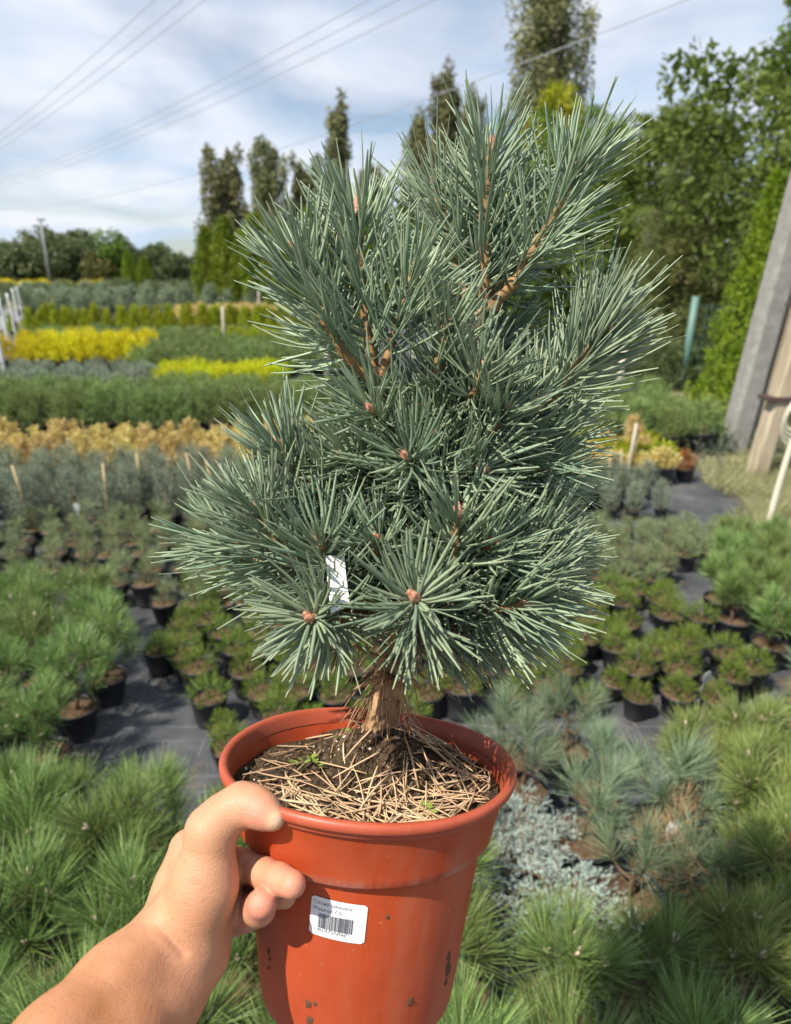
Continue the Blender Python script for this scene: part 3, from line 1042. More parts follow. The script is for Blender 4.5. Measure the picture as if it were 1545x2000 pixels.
# twigs that fork out of the bare stem, and a few long dry needles resting on the soil
for (a, b_, c_) in [((762, 1320, .560), (725, 1330, .545), (690, 1350, .540)), ((765, 1330, .56), (800, 1325, .545), (822, 1345, .545)), ((770, 1290, .56), (730, 1280, .54), (690, 1260, .53)), ((775, 1290, .56), (810, 1280, .54), (835, 1255, .53))]:
    mb = MB()
    tube(mb, catmull([P(*a), P(*b_), P(*c_)], 8), np.linspace(.0030, .0012, 8), 7, jitter=.1, rng=rng)
    obj('twig', mb.mesh('twig', MT['bark_trunk'], off=root_p), pine)

# ---------------- white strip tag tied into the lower branches
m = M('paper_tag'); m.base((0.80, 0.80, 0.80), 0.5)
mb = MB()
c_ = catmull([P(655, 1085, .470), P(657, 1120, .455), P(661, 1155, .443), P(665, 1187, .436)], 12)
V = []
for i, p in enumerate(c_):
    t = i / 11
    wv = nRIGHT * (0.0062 - 0.0004 * t) + nFWD * 0.0016
    sl = nUP * (0.0022 * t)
    V += [p - wv + nUP * (-0.0035 * t), p + wv + sl, p + wv + sl + nFWD * .0004, p - wv + nFWD * .0004 + nUP * (-0.0035 * t)]
Q = []
for i in range(11):
    for j in range(4):
        Q.append([i * 4 + j, i * 4 + (j + 1) % 4, i * 4 + 4 + (j + 1) % 4, i * 4 + 4 + j])
Q += [[0, 3, 2, 1], [44, 45, 46, 47]]
mb.add(V, Q)
tg = obj('plant_tag', mb.mesh('plant_tag', m.m, smooth=False, off=P(655, 1085, .470)))
tg.location = P(655, 1085, .470)
tag(tg, 'blank white paper strip tag hanging in the lower branches of the held pine', 'tag')
# ------------------------------------------------------------------ the arm and hand that hold the pot
def hand_mesh():
    def C(px, py, d):                       # camera axes: x right, y up, z depth
        return np.array([(px - 772.5) / FPX * d, (1000 - py) / FPX * d, d])
    H = 0.00125
    lo = np.array([-0.235, -0.42, 0.315]); hi = np.array([-0.050, -0.178, 0.565])
    nx, ny, nz = np.ceil((hi - lo) / H).astype(int)
    gx = lo[0] + np.arange(nx) * H; gy = lo[1] + np.arange(ny) * H; gz = lo[2] + np.arange(nz) * H

    def cone(a, b, ra, rb, F, k, sub=False):
        """smooth union (or cut) of a tapered capsule, evaluated in its own box"""
        pad = max(ra, rb) + 0.022 + k
        l = np.maximum(((np.minimum(a, b) - pad - lo) / H).astype(int), 0)
        h = np.minimum(((np.maximum(a, b) + pad - lo) / H).astype(int) + 1, [nx, ny, nz])
        if (h <= l).any(): return
        X, Y, Z = np.meshgrid(gx[l[0]:h[0]], gy[l[1]:h[1]], gz[l[2]:h[2]], indexing='ij')
        ab = b - a
        t = ((X - a[0]) * ab[0] + (Y - a[1]) * ab[1] + (Z - a[2]) * ab[2]) / (ab @ ab)
        t = np.clip(t, 0, 1)
        d = np.sqrt((X - a[0] - ab[0] * t) ** 2 + (Y - a[1] - ab[1] * t) ** 2 + (Z - a[2] - ab[2] * t) ** 2) - (ra + (rb - ra) * t)
        f = F[l[0]:h[0], l[1]:h[1], l[2]:h[2]]
        if sub:
            hh = np.clip(0.5 - 0.5 * (f + d) / k, 0, 1)
            r_ = f + (-d - f) * hh + k * hh * (1 - hh)
        else:
            hh = np.clip(0.5 + 0.5 * (d - f) / k, 0, 1)
            r_ = d + (f - d) * hh - k * hh * (1 - hh)
        F[l[0]:h[0], l[1]:h[1], l[2]:h[2]] = r_

    F = np.full((nx, ny, nz), 0.05)
    mm = 0.001

    def chain(F, pts, k):
        for (p, q) in zip(pts[:-1], pts[1:]):
            cone(C(*p[:3]), C(*q[:3]), p[3] * mm, q[3] * mm, F, k)
    # forearm (two bones' worth of breadth), wrist
    chain(F, [(60, 2135, .352, 29), (115, 2060, .372, 27), (230, 1932, .412, 25), (326, 1828, .446, 21.5)], .012)
    chain(F, [(170, 2150, .362, 27), (225, 2065, .385, 25.5), (315, 1955, .425, 22.5), (384, 1876, .453, 19)], .012)
    # back of the hand, knuckles
    chain(F, [(342, 1822, .458, 23), (355, 1740, .482, 17), (368, 1658, .500, 12.8)], .014)
    chain(F, [(345, 1830, .468, 23), (362, 1750, .500, 17), (372, 1698, .520, 12.5)], .014)
    chain(F, [(360, 1850, .472, 21), (385, 1770, .505, 16), (392, 1735, .525, 12)], .014)
    chain(F, [(372, 1860, .468, 19), (405, 1800, .495, 15), (410, 1772, .515, 11.5)], .014)
    # thumb ball, web, thumb
    chain(F, [(372, 1825, .448, 22), (398, 1730, .448, 19), (413, 1622, .450, 15.8)], .014)
    chain(F, [(392, 1845, .462, 16), (424, 1760, .468, 13), (428, 1680, .472, 12)], .012)
    chain(F, [(405, 1730, .472, 17), (385, 1670, .488, 14)], .014)
    chain(F, [(413, 1622, .450, 15.8), (438, 1594, .454, 13.8), (472, 1571, .457, 13.2), (498, 1575, .453, 12.0), (518, 1587, .4485, 9.9), (535, 1599, .4450, 6.8)], .005)
    # fingers: each in a field of its own, so that they stay apart
    fingers = [
        [(368, 1658, .500, 12.5), (430, 1676, .490, 10.8), (474, 1689, .479, 10.0), (515, 1705, .462, 9.5), (545, 1717, .4505, 9.5), (571, 1727, .4415, 8.8)],
        [(372, 1698, .515, 12), (435, 1710, .512, 10.2), (480, 1722, .498, 9.2), (518, 1736, .482, 8.6), (542, 1746, .470, 8.4), (556, 1750, .462, 8.0)],
        [(392, 1735, .522, 11.5), (440, 1760, .508, 11), (472, 1778, .486, 11.2), (492, 1780, .468, 10.4), (506, 1774, .452, 10.4), (512, 1764, .442, 9.4)],
        [(410, 1772, .514, 11), (442, 1796, .512, 9), (462, 1802, .502, 8.2), (480, 1796, .488, 7.8), (488, 1790, .480, 7.2)],
    ]
    parts_ = []
    for fi, fg in enumerate(fingers):
        G = np.full_like(F, 0.05)
        chain(G, fg, .004)
        hh = np.clip(0.5 + 0.5 * (G - F) / 0.005, 0, 1)
        parts_.append(G + (F - G) * hh - 0.005 * hh * (1 - hh))
    for G in parts_:
        hh = np.clip(0.5 + 0.5 * (G - F) / 0.0008, 0, 1)
        F = G + (F - G) * hh - 0.0008 * hh * (1 - hh)
    # tendons and the bone of the wrist
    for a, b, r_, k in [((318, 1795, .436), (346, 1690, .472), 2.0, .010),
                        ((415, 1900, .441), (330, 2005, .4045), 2.4, .008), ((380, 1905, .4335), (300, 1990, .3985), 1.8, .009), ((435, 1880, .449), (372, 1975, .423), 2.4, .005)]:
        cone(C(*a), C(*b), r_ * mm, r_ * mm, F, k)
    # creases: thumb joint, finger joints, web, wrist
    for a, b, r_, k in [((543, 1700, .4402), (553, 1738, .4385), .3, .0022),
                        ((462, 1690, .478), (462, 1800, .470), .5, .004), ((452, 1838, .466), (405, 1905, .440), .5, .004), ((300, 1795, .425), (360, 1862, .423), .3, .005)]:
        cone(C(*a), C(*b), r_ * mm, r_ * mm, F, k, sub=True)

    # naive surface nets
    S = F < 0
    corners = [(i, j, k) for i in (0, 1) for j in (0, 1) for k in (0, 1)]
    cnt = np.zeros((nx - 1, ny - 1, nz - 1), np.int8)
    for (i, j, k) in corners:
        cnt += S[i:nx - 1 + i, j:ny - 1 + j, k:nz - 1 + k]
    act = (cnt > 0) & (cnt < 8)
    idx = np.argwhere(act)
    vid = np.full(act.shape, -1, np.int64)
    vid[tuple(idx.T)] = np.arange(len(idx))
    acc = np.zeros((len(idx), 3)); num = np.zeros(len(idx))
    for a in corners:
        for axis in range(3):
            if a[axis]: continue
            b = list(a); b[axis] = 1
            fa = F[tuple((idx + a).T)]; fb = F[tuple((idx + b).T)]
            cr = (fa < 0) != (fb < 0)
            t = np.where(cr, fa / np.where(cr, fa - fb, 1), 0)
            p = np.array(a, float)[None].repeat(len(idx), 0)
            p[:, axis] = t
            acc[cr] += p[cr]; num[cr] += 1
    V = (idx + acc / num[:, None]) * H + lo
    Q = []
    for axis in range(3):
        o1, o2 = [i for i in range(3) if i != axis]
        sl0 = [slice(1, -1)] * 3; sl1 = [slice(1, -1)] * 3
        sl0[axis] = slice(0, -1); sl1[axis] = slice(1, None)
        A, B = S[tuple(sl0)], S[tuple(sl1)]
        for (m1, flip) in ((A & ~B, False), (~A & B, True)):
            e = np.argwhere(m1)
            e[:, o1] += 1; e[:, o2] += 1
            qs = []
            for (u_, w_) in ((-1, -1), (0, -1), (0, 0), (-1, 0)):
                c = e.copy(); c[:, o1] += u_; c[:, o2] += w_
                ok = (c >= 0).all(1) & (c < np.array(vid.shape)).all(1)
                c = np.clip(c, 0, np.array(vid.shape) - 1)
                qs.append(np.where(ok, vid[tuple(c.T)], -1))
            q = np.stack(qs, 1)
            q = q[(q >= 0).all(1)]
            if flip != (axis == 1): q = q[:, ::-1]
            Q.append(q)
    Q = np.concatenate(Q)
    # relax the vertices a little
    e0 = np.concatenate([Q[:, 0], Q[:, 1], Q[:, 2], Q[:, 3]]); e1 = np.concatenate([Q[:, 1], Q[:, 2], Q[:, 3], Q[:, 0]])
    deg = np.bincount(e0, minlength=len(V)) + np.bincount(e1, minlength=len(V))
    for it in range(5):
        sm = np.stack([np.bincount(e0, V[e1, i], len(V)) + np.bincount(e1, V[e0, i], len(V)) for i in range(3)], 1) / np.maximum(deg, 1)[:, None]
        V = V + (0.5 if it % 2 == 0 else -0.42) * (sm - V) if it < 4 else V + 0.35 * (sm - V)
    # redder skin at the finger ends and knuckles; browner forearm
    def near(p, r_): return np.exp(-(np.linalg.norm(V - C(*p), axis=1) / r_) ** 2)
    pink = np.zeros(len(V))
    for p, r_, a in [((506, 1590, .441), .013, 1.0), ((573, 1728, .442), .014, 1.0), ((545, 1720, .455), .016, .6), ((514, 1764, .438), .013, 1.2), ((470, 1700, .49), .03, .5), ((480, 1815, .462), .016, .8), ((474, 1560, .45), .012, .4), ((440, 1840, .46), .03, .35), ((368, 1640, .49), .012, .35), ((400, 1580, .45), .012, .3)]:
        pink = np.maximum(pink, a * near(p, r_))
    pale = np.maximum(near((540, 1600, .442), .006), 0)
    arm = np.clip((-(V @ nrm(np.array([0.62, 0.70, 0.35]))) - 0.03 + 0.16) , 0, 1)
    a0, a1 = C(350, 1830, .45), C(60, 2135, .352)
    t = ((V - a0) @ (a1 - a0)) / ((a1 - a0) @ (a1 - a0))
    tan_ = np.clip(t * 1.3 + 0.1, 0, 1)
    Wd = nCAMP + V[:, :1] * nRIGHT + V[:, 1:2] * nUP + V[:, 2:3] * nFWD
    return Wd, Q, pink, tan_, pale


Wd, Qh, pink, tan_, pale = hand_mesh()
m = M('skin')
co = m.coord('Object')
n = m.noise(co, 55, 5, 0.6)
fine = m.noise(co, 900, 3, 0.6)
c = m.mix(m.attr('tan'), (0.54, 0.275, 0.155), (0.44, 0.185, 0.078))
c = m.mix(m.ramp(n, [(0.35, 0.0), (0.7, 0.45)]), c, (0.60, 0.31, 0.19))
c = m.mix(m.math('MULTIPLY', m.attr('pink'), 0.75, True), c, (0.66, 0.235, 0.17))
c = m.mix(m.attr('pale'), c, (0.76, 0.58, 0.38))
frk = m.ramp(m.noise(co, 210, 2), [(0.70, 0.0), (0.76, 0.55)])
c = m.mix(frk, c, (0.36, 0.17, 0.09))
m.base(c, m.ramp(n, [(0.3, 0.42), (0.7, 0.55)]), 0.4)
m.b.inputs['Subsurface Weight'].default_value = 0.15
m.b.inputs['Subsurface Radius'].default_value = (0.008, 0.003, 0.0015)
m.b.inputs['Subsurface Scale'].default_value = 0.6
vor = m.new('ShaderNodeTexVoronoi', feature='DISTANCE_TO_EDGE')
vor.inputs['Scale'].default_value = 520
m.link(m.coord('Object', (1, 1, 1.0)), vor.inputs['Vector'])
lines_ = m.noise(m.coord('Object', (60, 60, 500)), 1.0, 3, 0.6, 0.5)
hsum = m.math('ADD', m.math('ADD', m.math('MULTIPLY', fine, 0.35), m.math('MULTIPLY', lines_, 0.6)), m.math('MULTIPLY', m.math('MINIMUM', vor.outputs['Distance'], 0.12), 2.0))
m.bump(hsum, 0.38, 0.0013)
MT['skin'] = m.m
mb = MB()
hand_o = P(350, 1850, .45)
mb.add(Wd, Qh, pink=pink, tan=tan_, pale=pale)
arm = obj('person', mb.mesh('person', MT['skin'], off=hand_o))
arm.location = hand_o
tag(arm, 'bare tanned forearm and left hand gripping the rim of the orange red pot', 'person')
# fine arm hairs
rng = np.random.default_rng(8)
hv_ = rng.choice(len(Wd), 900, replace=False)
hv_ = hv_[(tan_[hv_] > 0.12)]
ctr = np.array([P(*p) for p in ((140, 2100, .367), (270, 1945, .418), (355, 1852, .449))])
ax_ = nrm(ctr[-1] - ctr[0])
rel = Wd[hv_] - ctr[0]
rad_ = nrm(rel - (rel @ ax_)[:, None] * ax_)
keep = (rad_ @ (nUP - 0.6 * nRIGHT)) > 0.1
mb = MB()
needles(mb, Wd[hv_][keep] - rad_[keep] * 0.0008, nrm(rad_[keep] * 0.35 - ax_ * 0.2 + nUP * 0.3 + nRIGHT * 0.7 + 0.25 * rng.normal(size=(keep.sum(), 3))), rng.normal(size=(keep.sum(), 3)) * 0.1 - rad_[keep] * 0.15,
        0.005 + 0.006 * rng.random(keep.sum()), 0.00011, 3, rng=rng, flat=False)
m = M('arm_hair'); m.base((0.10, 0.05, 0.025), 0.5)
obj('arm_hair', mb.mesh('arm_hair', m.m, off=hand_o), arm, 'stuff')
# ------------------------------------------------------------------ potted stock: generators
def pot_mesh(rt, h, name='pot'):
    mb = MB()
    rb = rt * 0.76
    lathe(mb, [(0, 0.002), (rb * 0.96, 0.002), (rb, 0.008), (rt * 0.93, h * 0.78), (rt * 0.985, h * 0.80), (rt * 0.99, h * 0.93), (rt * 1.03, h * 0.94), (rt * 1.045, h * 0.97), (rt * 1.03, h), (rt * 0.985, h), (rt * 0.95, h * 0.94), (rt * 0.90, h * 0.7)], 22)
    return mb.mesh(name, MT['black_pot'])


def soil_mesh(rt, h, seed):
    g = np.random.default_rng(seed)
    mb = MB()
    V = [[0, 0, h * 0.93]]
    Q, T = [], []
    n_ = 16
    for i in range(1, 5):
        for j in range(n_):
            r_ = rt * 0.955 * i / 4; a = j * 2 * math.pi / n_
            V.append([r_ * math.cos(a), r_ * math.sin(a), h * (0.90 if i < 4 else 0.86) + g.normal() * 0.004])
    for j in range(n_):
        T.append([0, 1 + j, 1 + (j + 1) % n_])
    for i in range(3):
        for j in range(n_):
            Q.append([1 + i * n_ + j, 1 + (i + 1) * n_ + j, 1 + (i + 1) * n_ + (j + 1) % n_, 1 + i * n_ + (j + 1) % n_])
    mb.add(V, Q, T)
    return mb.mesh('soil', MT['compost'])


def tuft(mb, g, base, axis, length, n, L, W, a0=18, a1=62, segs=2, droop=0.0, rr=None):
    """needles round the last stretch of a shoot"""
    axis = nrm(axis)
    s = g.random(n) ** 0.7
    pos = base + np.outer(s * length, axis)
    e1 = nrm(np.cross(axis, nrm(g.normal(size=3)))); e2 = np.cross(axis, e1)
    phi = g.random(n) * 6.283
    radv = np.cos(phi)[:, None] * e1 + np.sin(phi)[:, None] * e2
    ang = np.radians(a1 + (a0 - a1) * s + g.normal(size=n) * 8)
    d = np.cos(ang)[:, None] * axis + np.sin(ang)[:, None] * radv
    needles(mb, pos, nrm(d), axis * 0.12 + np.array([0, 0, -droop]) + g.normal(size=(n, 3)) * 0.06, L * (0.75 + 0.4 * g.random(n)), W, segs, flat=True, rng=g, rr=rr if rr is None else np.full(n, rr), taper=0.3)


def long_pine(seed, h=0.36, ns=11, L=0.085, pr=0.105, ph=0.20, mat='blackpine', W=0.0021, nn=130, cand=True, group=None, label=None, spread=0.8):
    g = np.random.default_rng(seed)
    root = empty('potted_long_needle_pine', (0, 0, 0), 0, label, 'potted pine', group)
    obj('pot', pot_mesh(pr, ph), root)
    obj('soil', soil_mesh(pr, ph, seed), root)
    mbs, mbn, mbc = MB(), MB(), MB()
    top = np.array([g.normal() * 0.015, g.normal() * 0.015, ph + h * 0.80])
    stem = catmull([[0, 0, ph * 0.85], [g.normal() * 0.01, g.normal() * 0.01, ph + h * 0.4], top], 8)
    tube(mbs, stem, np.linspace(0.008, 0.004, 8), 6)
    tips = [(stem[-2], nrm(top - stem[-3]), 0.09, 1.15)]
    for k in range(ns):
        t = 0.22 + 0.72 * (k + 0.5) / ns
        a = k * 2.4 + g.normal() * 0.3
        b = np.array([np.interp(t, np.linspace(0, 1, 8), stem[:, i]) for i in range(3)])
        out = np.array([math.cos(a), math.sin(a), 0])
        ln = h * (0.50 - 0.22 * t) * (0.8 + 0.4 * g.random()) * spread * 1.25
        e = b + out * ln * 0.85 + np.array([0, 0, ln * (0.55 + 0.3 * g.random())])
        m_ = b + out * ln * 0.55 + np.array([0, 0, ln * 0.12])
        br = catmull([b, m_, e], 6)
        tube(mbs, br, np.linspace(0.0045, 0.003, 6), 5)
        tips.append((br[-3], nrm(e - br[-3]), np.linalg.norm(e - br[-3]) + 0.01, 1.0))
    for (b, ax2, ln, f) in tips:
        tuft(mbn, g, b, ax2, ln, int(nn * f), L, W, 16, 70, 3, 0.06)
        if cand:
            e = b + ax2 * ln
            for q_ in range(3):
                dv = nrm(ax2 + g.normal(size=3) * 0.25)
                tube(mbc, [e - dv * .004, e + dv * 0.010, e + dv * 0.021], [0.0042, 0.0040, 0.0008], 6)
    obj('stem', mbs.mesh('stem', MT['bark_dull']), root)
    obj('needles', mbn.mesh('needles', MT[mat]), root, 'stuff')
    if cand:
        obj('candles', mbc.mesh('candles', MT['bud_pale']), root, 'stuff')
    note(root)
    return root


m = M('pale_bud'); m.base((0.66, 0.54, 0.42), 0.6)
MT['bud_pale'] = m.m


def dome_plant(name, seed, pr, ph, mat, rx, hz, nsh, nn, L, W, cat, label, group, z0=0.0, up=0.35, low=0.0, lobes=1, segs=1, stake=False):
    """a low or columnar mass of short-needled shoots over a pot"""
    g = np.random.default_rng(seed)
    root = empty(name, (0, 0, 0), 0, label, cat, group)
    obj('pot', pot_mesh(pr, ph), root)
    obj('soil', soil_mesh(pr, ph, seed), root)
    mbn, mbs = MB(), MB()
    tube(mbs, [[0, 0, ph * 0.85], [0.004, 0.003, ph + hz * 0.4]], [0.006, 0.004], 6)
    for lb in range(lobes):
        if lobes > 1:
            zc = ph + z0 + hz * (lb + 0.35) / lobes
            cx, cy = g.normal() * rx * 0.25, g.normal() * rx * 0.25
            rr_ = rx * (0.80 - 0.12 * lb / lobes) * (0.8 + 0.35 * g.random())
            hh = hz / lobes * 0.62
        else:
            zc, cx, cy, rr_, hh = ph + z0, 0, 0, rx, hz
        for k in range(nsh // lobes):
            a = k * 2.4 + g.normal() * 0.3
            ct = low + (1 - low) * (k + 0.5) / (nsh // lobes)
            st = math.sqrt(max(0, 1 - ct * ct))
            d = np.array([st * math.cos(a), st * math.sin(a), ct])
            f = 0.78 + 0.35 * g.random()
            c0 = np.array([cx, cy, zc])
            tip = c0 + d * np.array([rr_, rr_, hh]) * f
            axs = nrm(d * np.array([1, 1, 0.8]) + np.array([0, 0, up]))
            tuft(mbn, g, tip - axs * L * 1.4, axs, L * 1.2, nn, L, W, 15, 60, segs, 0.0)
    obj('stem', mbs.mesh('stem', MT['bark_dull']), root)
    obj('foliage', mbn.mesh('foliage', MT[mat]), root, 'stuff')
    if stake:
        mb = MB(); tube(mb, [[0.03, 0.02, ph * .8], [0.035, 0.01, ph + hz * 1.0]], [0.007, 0.006], 7)
        obj('stake', mb.mesh('stake', MT['bamboo']), root)
    note(root)
    return root


def spray_plant(name, seed, pr, ph, mat, rx, hz, nbr, leaf, W, cat, label, group, shape='oval', per=14, lean=0.5, stake=None, stem_h=0.0, haspot=True):
    """feathery plant: many upright sprays set with short flat leaves"""
    g = np.random.default_rng(seed)
    root = empty(name, (0, 0, 0), 0, label, cat, group)
    if haspot:
        obj('pot', pot_mesh(pr, ph), root)
        obj('soil', soil_mesh(pr, ph, seed), root)
    else:
        ph = 0.0
    mbn, mbs = MB(), MB()
    tube(mbs, [[0, 0, ph * 0.8], [0.003, -0.002, ph + stem_h + hz * 0.55]], [0.010 if hz > .5 else 0.006, 0.004], 6)
    B, D, R_ = [], [], []
    for k in range(nbr):
        u = (k + 0.5) / nbr
        if shape == 'oval': w = math.sin(math.pi * min(1, 0.18 + 0.80 * u)) ** 0.7
        elif shape == 'cone': w = (1 - u) ** 0.75 * 0.97 + 0.03
        elif shape == 'vase': w = 0.45 + 0.55 * u
        else: w = math.sqrt(max(0.02, 1 - u ** 2.2))
        a = g.random() * 6.283
        rr_ = rx * w * (0.35 + 0.65 * math.sqrt(g.random())) * (1 + 0.22 * math.sin(3 * a + seed) + 0.12 * math.sin(7 * u * 6 + a))
        c = np.array([rr_ * math.cos(a), rr_ * math.sin(a), ph + stem_h + hz * u * 0.97])
        ax2 = nrm(np.array([math.cos(a) * lean, math.sin(a) * lean, 1.0]) + g.normal(size=3) * 0.22)
        ln = leaf * 3.0 * (0.7 + 0.6 * g.random())
        s = g.random(per)
        B.append(c + np.outer((s - 0.5) * ln, ax2) + g.normal(size=(per, 3)) * leaf * 0.12)
        D.append(nrm(ax2 * 0.8 + g.normal(size=(per, 3)) * 0.6))
        R_.append(np.clip(g.random() * 0.6 + g.random(per) * 0.4, 0, 1))
    B, D, R_ = map(np.concatenate, (B, D, R_))
    needles(mbn, B, D, g.normal(size=B.shape) * 0.08, leaf * (0.7 + 0.6 * g.random(len(B))), W, 1, flat=True, rng=g, rr=R_, taper=0.4)
    obj('stem', mbs.mesh('stem', MT['bark_dull']), root)
    obj('foliage', mbn.mesh('foliage', MT[mat]), root, 'stuff')
    if stake:
        mb = MB(); tube(mb, [[0.02, -0.03, ph * .7], [0.02 + stake[1], -0.03 + stake[2], ph + stake[0]]], [0.0075, 0.0065], 7)
        obj('stake', mb.mesh('stake', MT['bamboo']), root)
    note(root)
    return root


rnd = random.Random(21)
PLACED = {}


def put(protos, x, y, s=1.0, rz=None, skip=(), tilt=0.05, z=0.0):
    """first use moves the prototype itself, later uses copy it"""
    p = rnd.choice(protos)
    rz = rnd.random() * 6.283 if rz is None else rz
    tl = (rnd.gauss(0, tilt), rnd.gauss(0, tilt))
    if p.name not in PLACED and not skip:
        PLACED[p.name] = 1
        p.location = (x, y, z); p.rotation_euler = (tl[0], tl[1], rz); p.scale = (s, s, s)
        return p
    return copy_tree(p, (x, y, z), rz, s, skip=skip, tilt=tl)


def seen(x, y, h=0.4, mrg=90):
    for zz_ in (0.0, h):
        q = proj((x, y, zz_))
        if q and -mrg < q[0] < 1545 + mrg and -mrg < q[1] < 2000 + mrg:
            return True
    return False


def bed(protos, x0, x1, y0, y1, dx, dy, jit=0.03, s=(0.9, 1.1), hole=None, tilt=0.05, h=0.4, stag=True):
    out = []
    ny_ = max(1, round((y1 - y0) / dy)); nx_ = max(1, round((x1 - x0) / dx))
    for j in range(ny_ + 1):
        for i in range(nx_ + 1):
            x = x0 + dx * i + rnd.gauss(0, jit) + (dx * 0.5 if stag and j % 2 else 0); y = y0 + dy * j + rnd.gauss(0, jit)
            if x > x1 + dx * 0.3 or not seen(x, y, h) or (hole and hole(x, y)): continue
            o = put(protos, x, y, rnd.uniform(*s), tilt=tilt); o['row_'] = j
            out.append(o)
    return out


def clean(protos):
    """prototypes that found no place are removed"""
    for p in protos:
        if p.name not in PLACED:
            for c in list(p.children): bpy.data.objects.remove(c)
            bpy.data.objects.remove(p)


ORD = ['first', 'second', 'third', 'fourth', 'fifth', 'sixth', 'seventh', 'eighth', 'ninth', 'tenth', 'eleventh', 'twelfth', 'thirteenth', 'fourteenth', 'fifteenth', 'sixteenth', 'seventeenth', 'eighteenth', 'nineteenth', 'twentieth']


def rows(things, what, side, rowside, ny_key=None, rev=False, back=False):
    """labels that count along the row and across the rows from things one can find"""
    ys_ = {}
    for o in things:
        ys_.setdefault(o['row_'], []).append(o)
    for k, r_ in enumerate(sorted(ys_, reverse=back)):
        for i, o in enumerate(sorted(ys_[r_], key=lambda q: q.location.x, reverse=rev)):
            o['label'] = '%s, %s from %s, %s row from %s' % (what, ORD[min(i, 19)], side, ORD[min(k, 19)], rowside)
    for o in things:
        del o['row_']


def spots(protos, lst, what=None, side=None, rowside=None, rev=False, back=False):
    """lst: rows of (x, y, s)"""
    out = []
    for k, row in enumerate(lst):
        for (x, y, s) in row:
            o = put(protos, x, y, s); o['row_'] = k; out.append(o)
    if what: rows(out, what, side, rowside, None, rev, back)
    return out


def pines(seed, n, h, ns, L, pr, ph, mat, nn, W, group, cand=True, spread=.8):
    return [long_pine(seed + k, h * (1 + .08 * k), ns + k, L, pr, ph, mat, W, nn, cand, group, 'long needled pine', spread) for k in range(n)]


# ---- near stock: long-needled pines
lp = pines(100, 3, .23, 11, .078, .075, .125, 'blackpine', 170, .0014, 'bright green pines left of the fabric aisle')
spots(lp, [[(-1.07, 1.76, 0.88), (-1.29, 1.72, 0.93), (-1.51, 1.74, 0.93)], [(-1.09, 1.98, 0.93), (-1.31, 1.95, 0.95), (-1.53, 1.97, 0.93)], [(-1.07, 2.18, 0.93), (-1.29, 2.16, 0.93), (-1.52, 2.18, 0.93), (-1.73, 2.16, 0.93)], [(-1.19, 2.38, 0.91), (-1.41, 2.36, 0.93), (-1.63, 2.40, 0.93), (-1.85, 2.38, 0.93)], [(-1.31, 2.58, 0.88), (-1.54, 2.57, 0.88), (-1.75, 2.6, 0.88), (-1.97, 2.6, 0.88)]],
      'bright green bushy pine', 'the fabric aisle', 'the forearm', rev=True)
lpn = pines(120, 3, .17, 7, .100, .085, .13, 'blackpine', 200, .0014, 'deep green pines under the forearm')
spots(lpn, [[(-.16, .84, .95), (-.36, .80, 1.), (-.56, .82, 1.), (-.76, .84, 1.), (-.96, .84, 1.)], [(-.10, 1.04, .9), (-.30, 1.02, .95), (-.52, 1.03, 1.), (-.74, 1.05, 1.05), (-.96, 1.05, 1.05), (-1.16, 1.07, 1.)], [(-.24, 1.24, .85), (-.44, 1.24, .92), (-.66, 1.24, 1.), (-.88, 1.27, 1.05), (-1.10, 1.26, 1.05)], [(-.40, 1.40, .72), (-.60, 1.39, .85), (-.82, 1.42, .85), (-1.04, 1.44, .9), (-1.26, 1.44, .9)]],
      'deep green pine', 'the orange pot', 'the bright green pines', rev=True, back=True)
lpc = pines(130, 2, .17, 7, .095, .085, .13, 'blackpine', 200, .0014, 'green pines beside the silver juniper')
spots(lpc, [[(.10, .80, .95), (.30, .78, .95), (.50, .80, .95)], [(.12, 1.00, .95), (.31, .97, 1.), (.52, .98, .9)], [(.13, 1.22, .9)], [(.16, 1.45, .85)]],
      'green pine with pale buds', 'the orange pot', 'the silver juniper', back=True)
lpr = pines(140, 3, .22, 12, .082, .085, .13, 'blackpine_y', 190, .0014, 'yellow green pines near the blue green ones')
spots(lpr, [[(.70, .98, .9), (.90, .98, .95), (1.12, 1.00, .95)], [(.86, 1.16, .95), (1.06, 1.18, 1.), (1.28, 1.20, 1.)], [(.92, 1.38, 1.), (1.12, 1.40, 1.), (1.34, 1.42, 1.)], [(.82, 1.56, .9), (1.02, 1.60, 1.02), (1.24, 1.62, 1.05), (1.46, 1.64, 1.02), (1.68, 1.66, 1.)], [(1.36, 1.80, .80), (1.58, 1.84, .85)]],
      'dense yellow green pine', 'the blue green pines', 'the dwarf pines', back=True)
lpm = pines(150, 2, .18, 11, .072, .075, .12, 'blackpine', 160, .0016, 'round green pines at the end of the dwarf pine bed', cand=False)
spots(lpm, [[(1.50, 2.42, .95), (1.68, 2.36, .98), (1.88, 2.40, .98)], [(1.44, 2.62, .95), (1.64, 2.60, .98), (1.84, 2.62, .98)], [(1.48, 2.82, .95), (1.68, 2.82, .95), (1.88, 2.84, .95), (2.08, 2.86, .95)], [(1.62, 3.04, .92), (1.82, 3.06, .95), (2.02, 3.06, .95)], [(1.76, 3.28, .9), (1.96, 3.3, .9)]],
      'round green pine', 'the dwarf pines', 'the yellow green pines')
bpp = pines(160, 3, .14, 2, .088, .085, .125, 'bluepine', 170, .0011, 'sparse soft blue green pines in black pots', cand=False, spread=1.1)
spots(bpp, [[(.55, 1.22, 1.), (.74, 1.20, .95)], [(.48, 1.42, 1.), (.72, 1.44, 1.05)], [(.36, 1.58, .95), (.56, 1.58, .9)], [(.33, 1.74, .95), (.53, 1.76, .95)]],
      'sparse blue green pine', 'the orange pot', 'the dwarf pines', back=True)
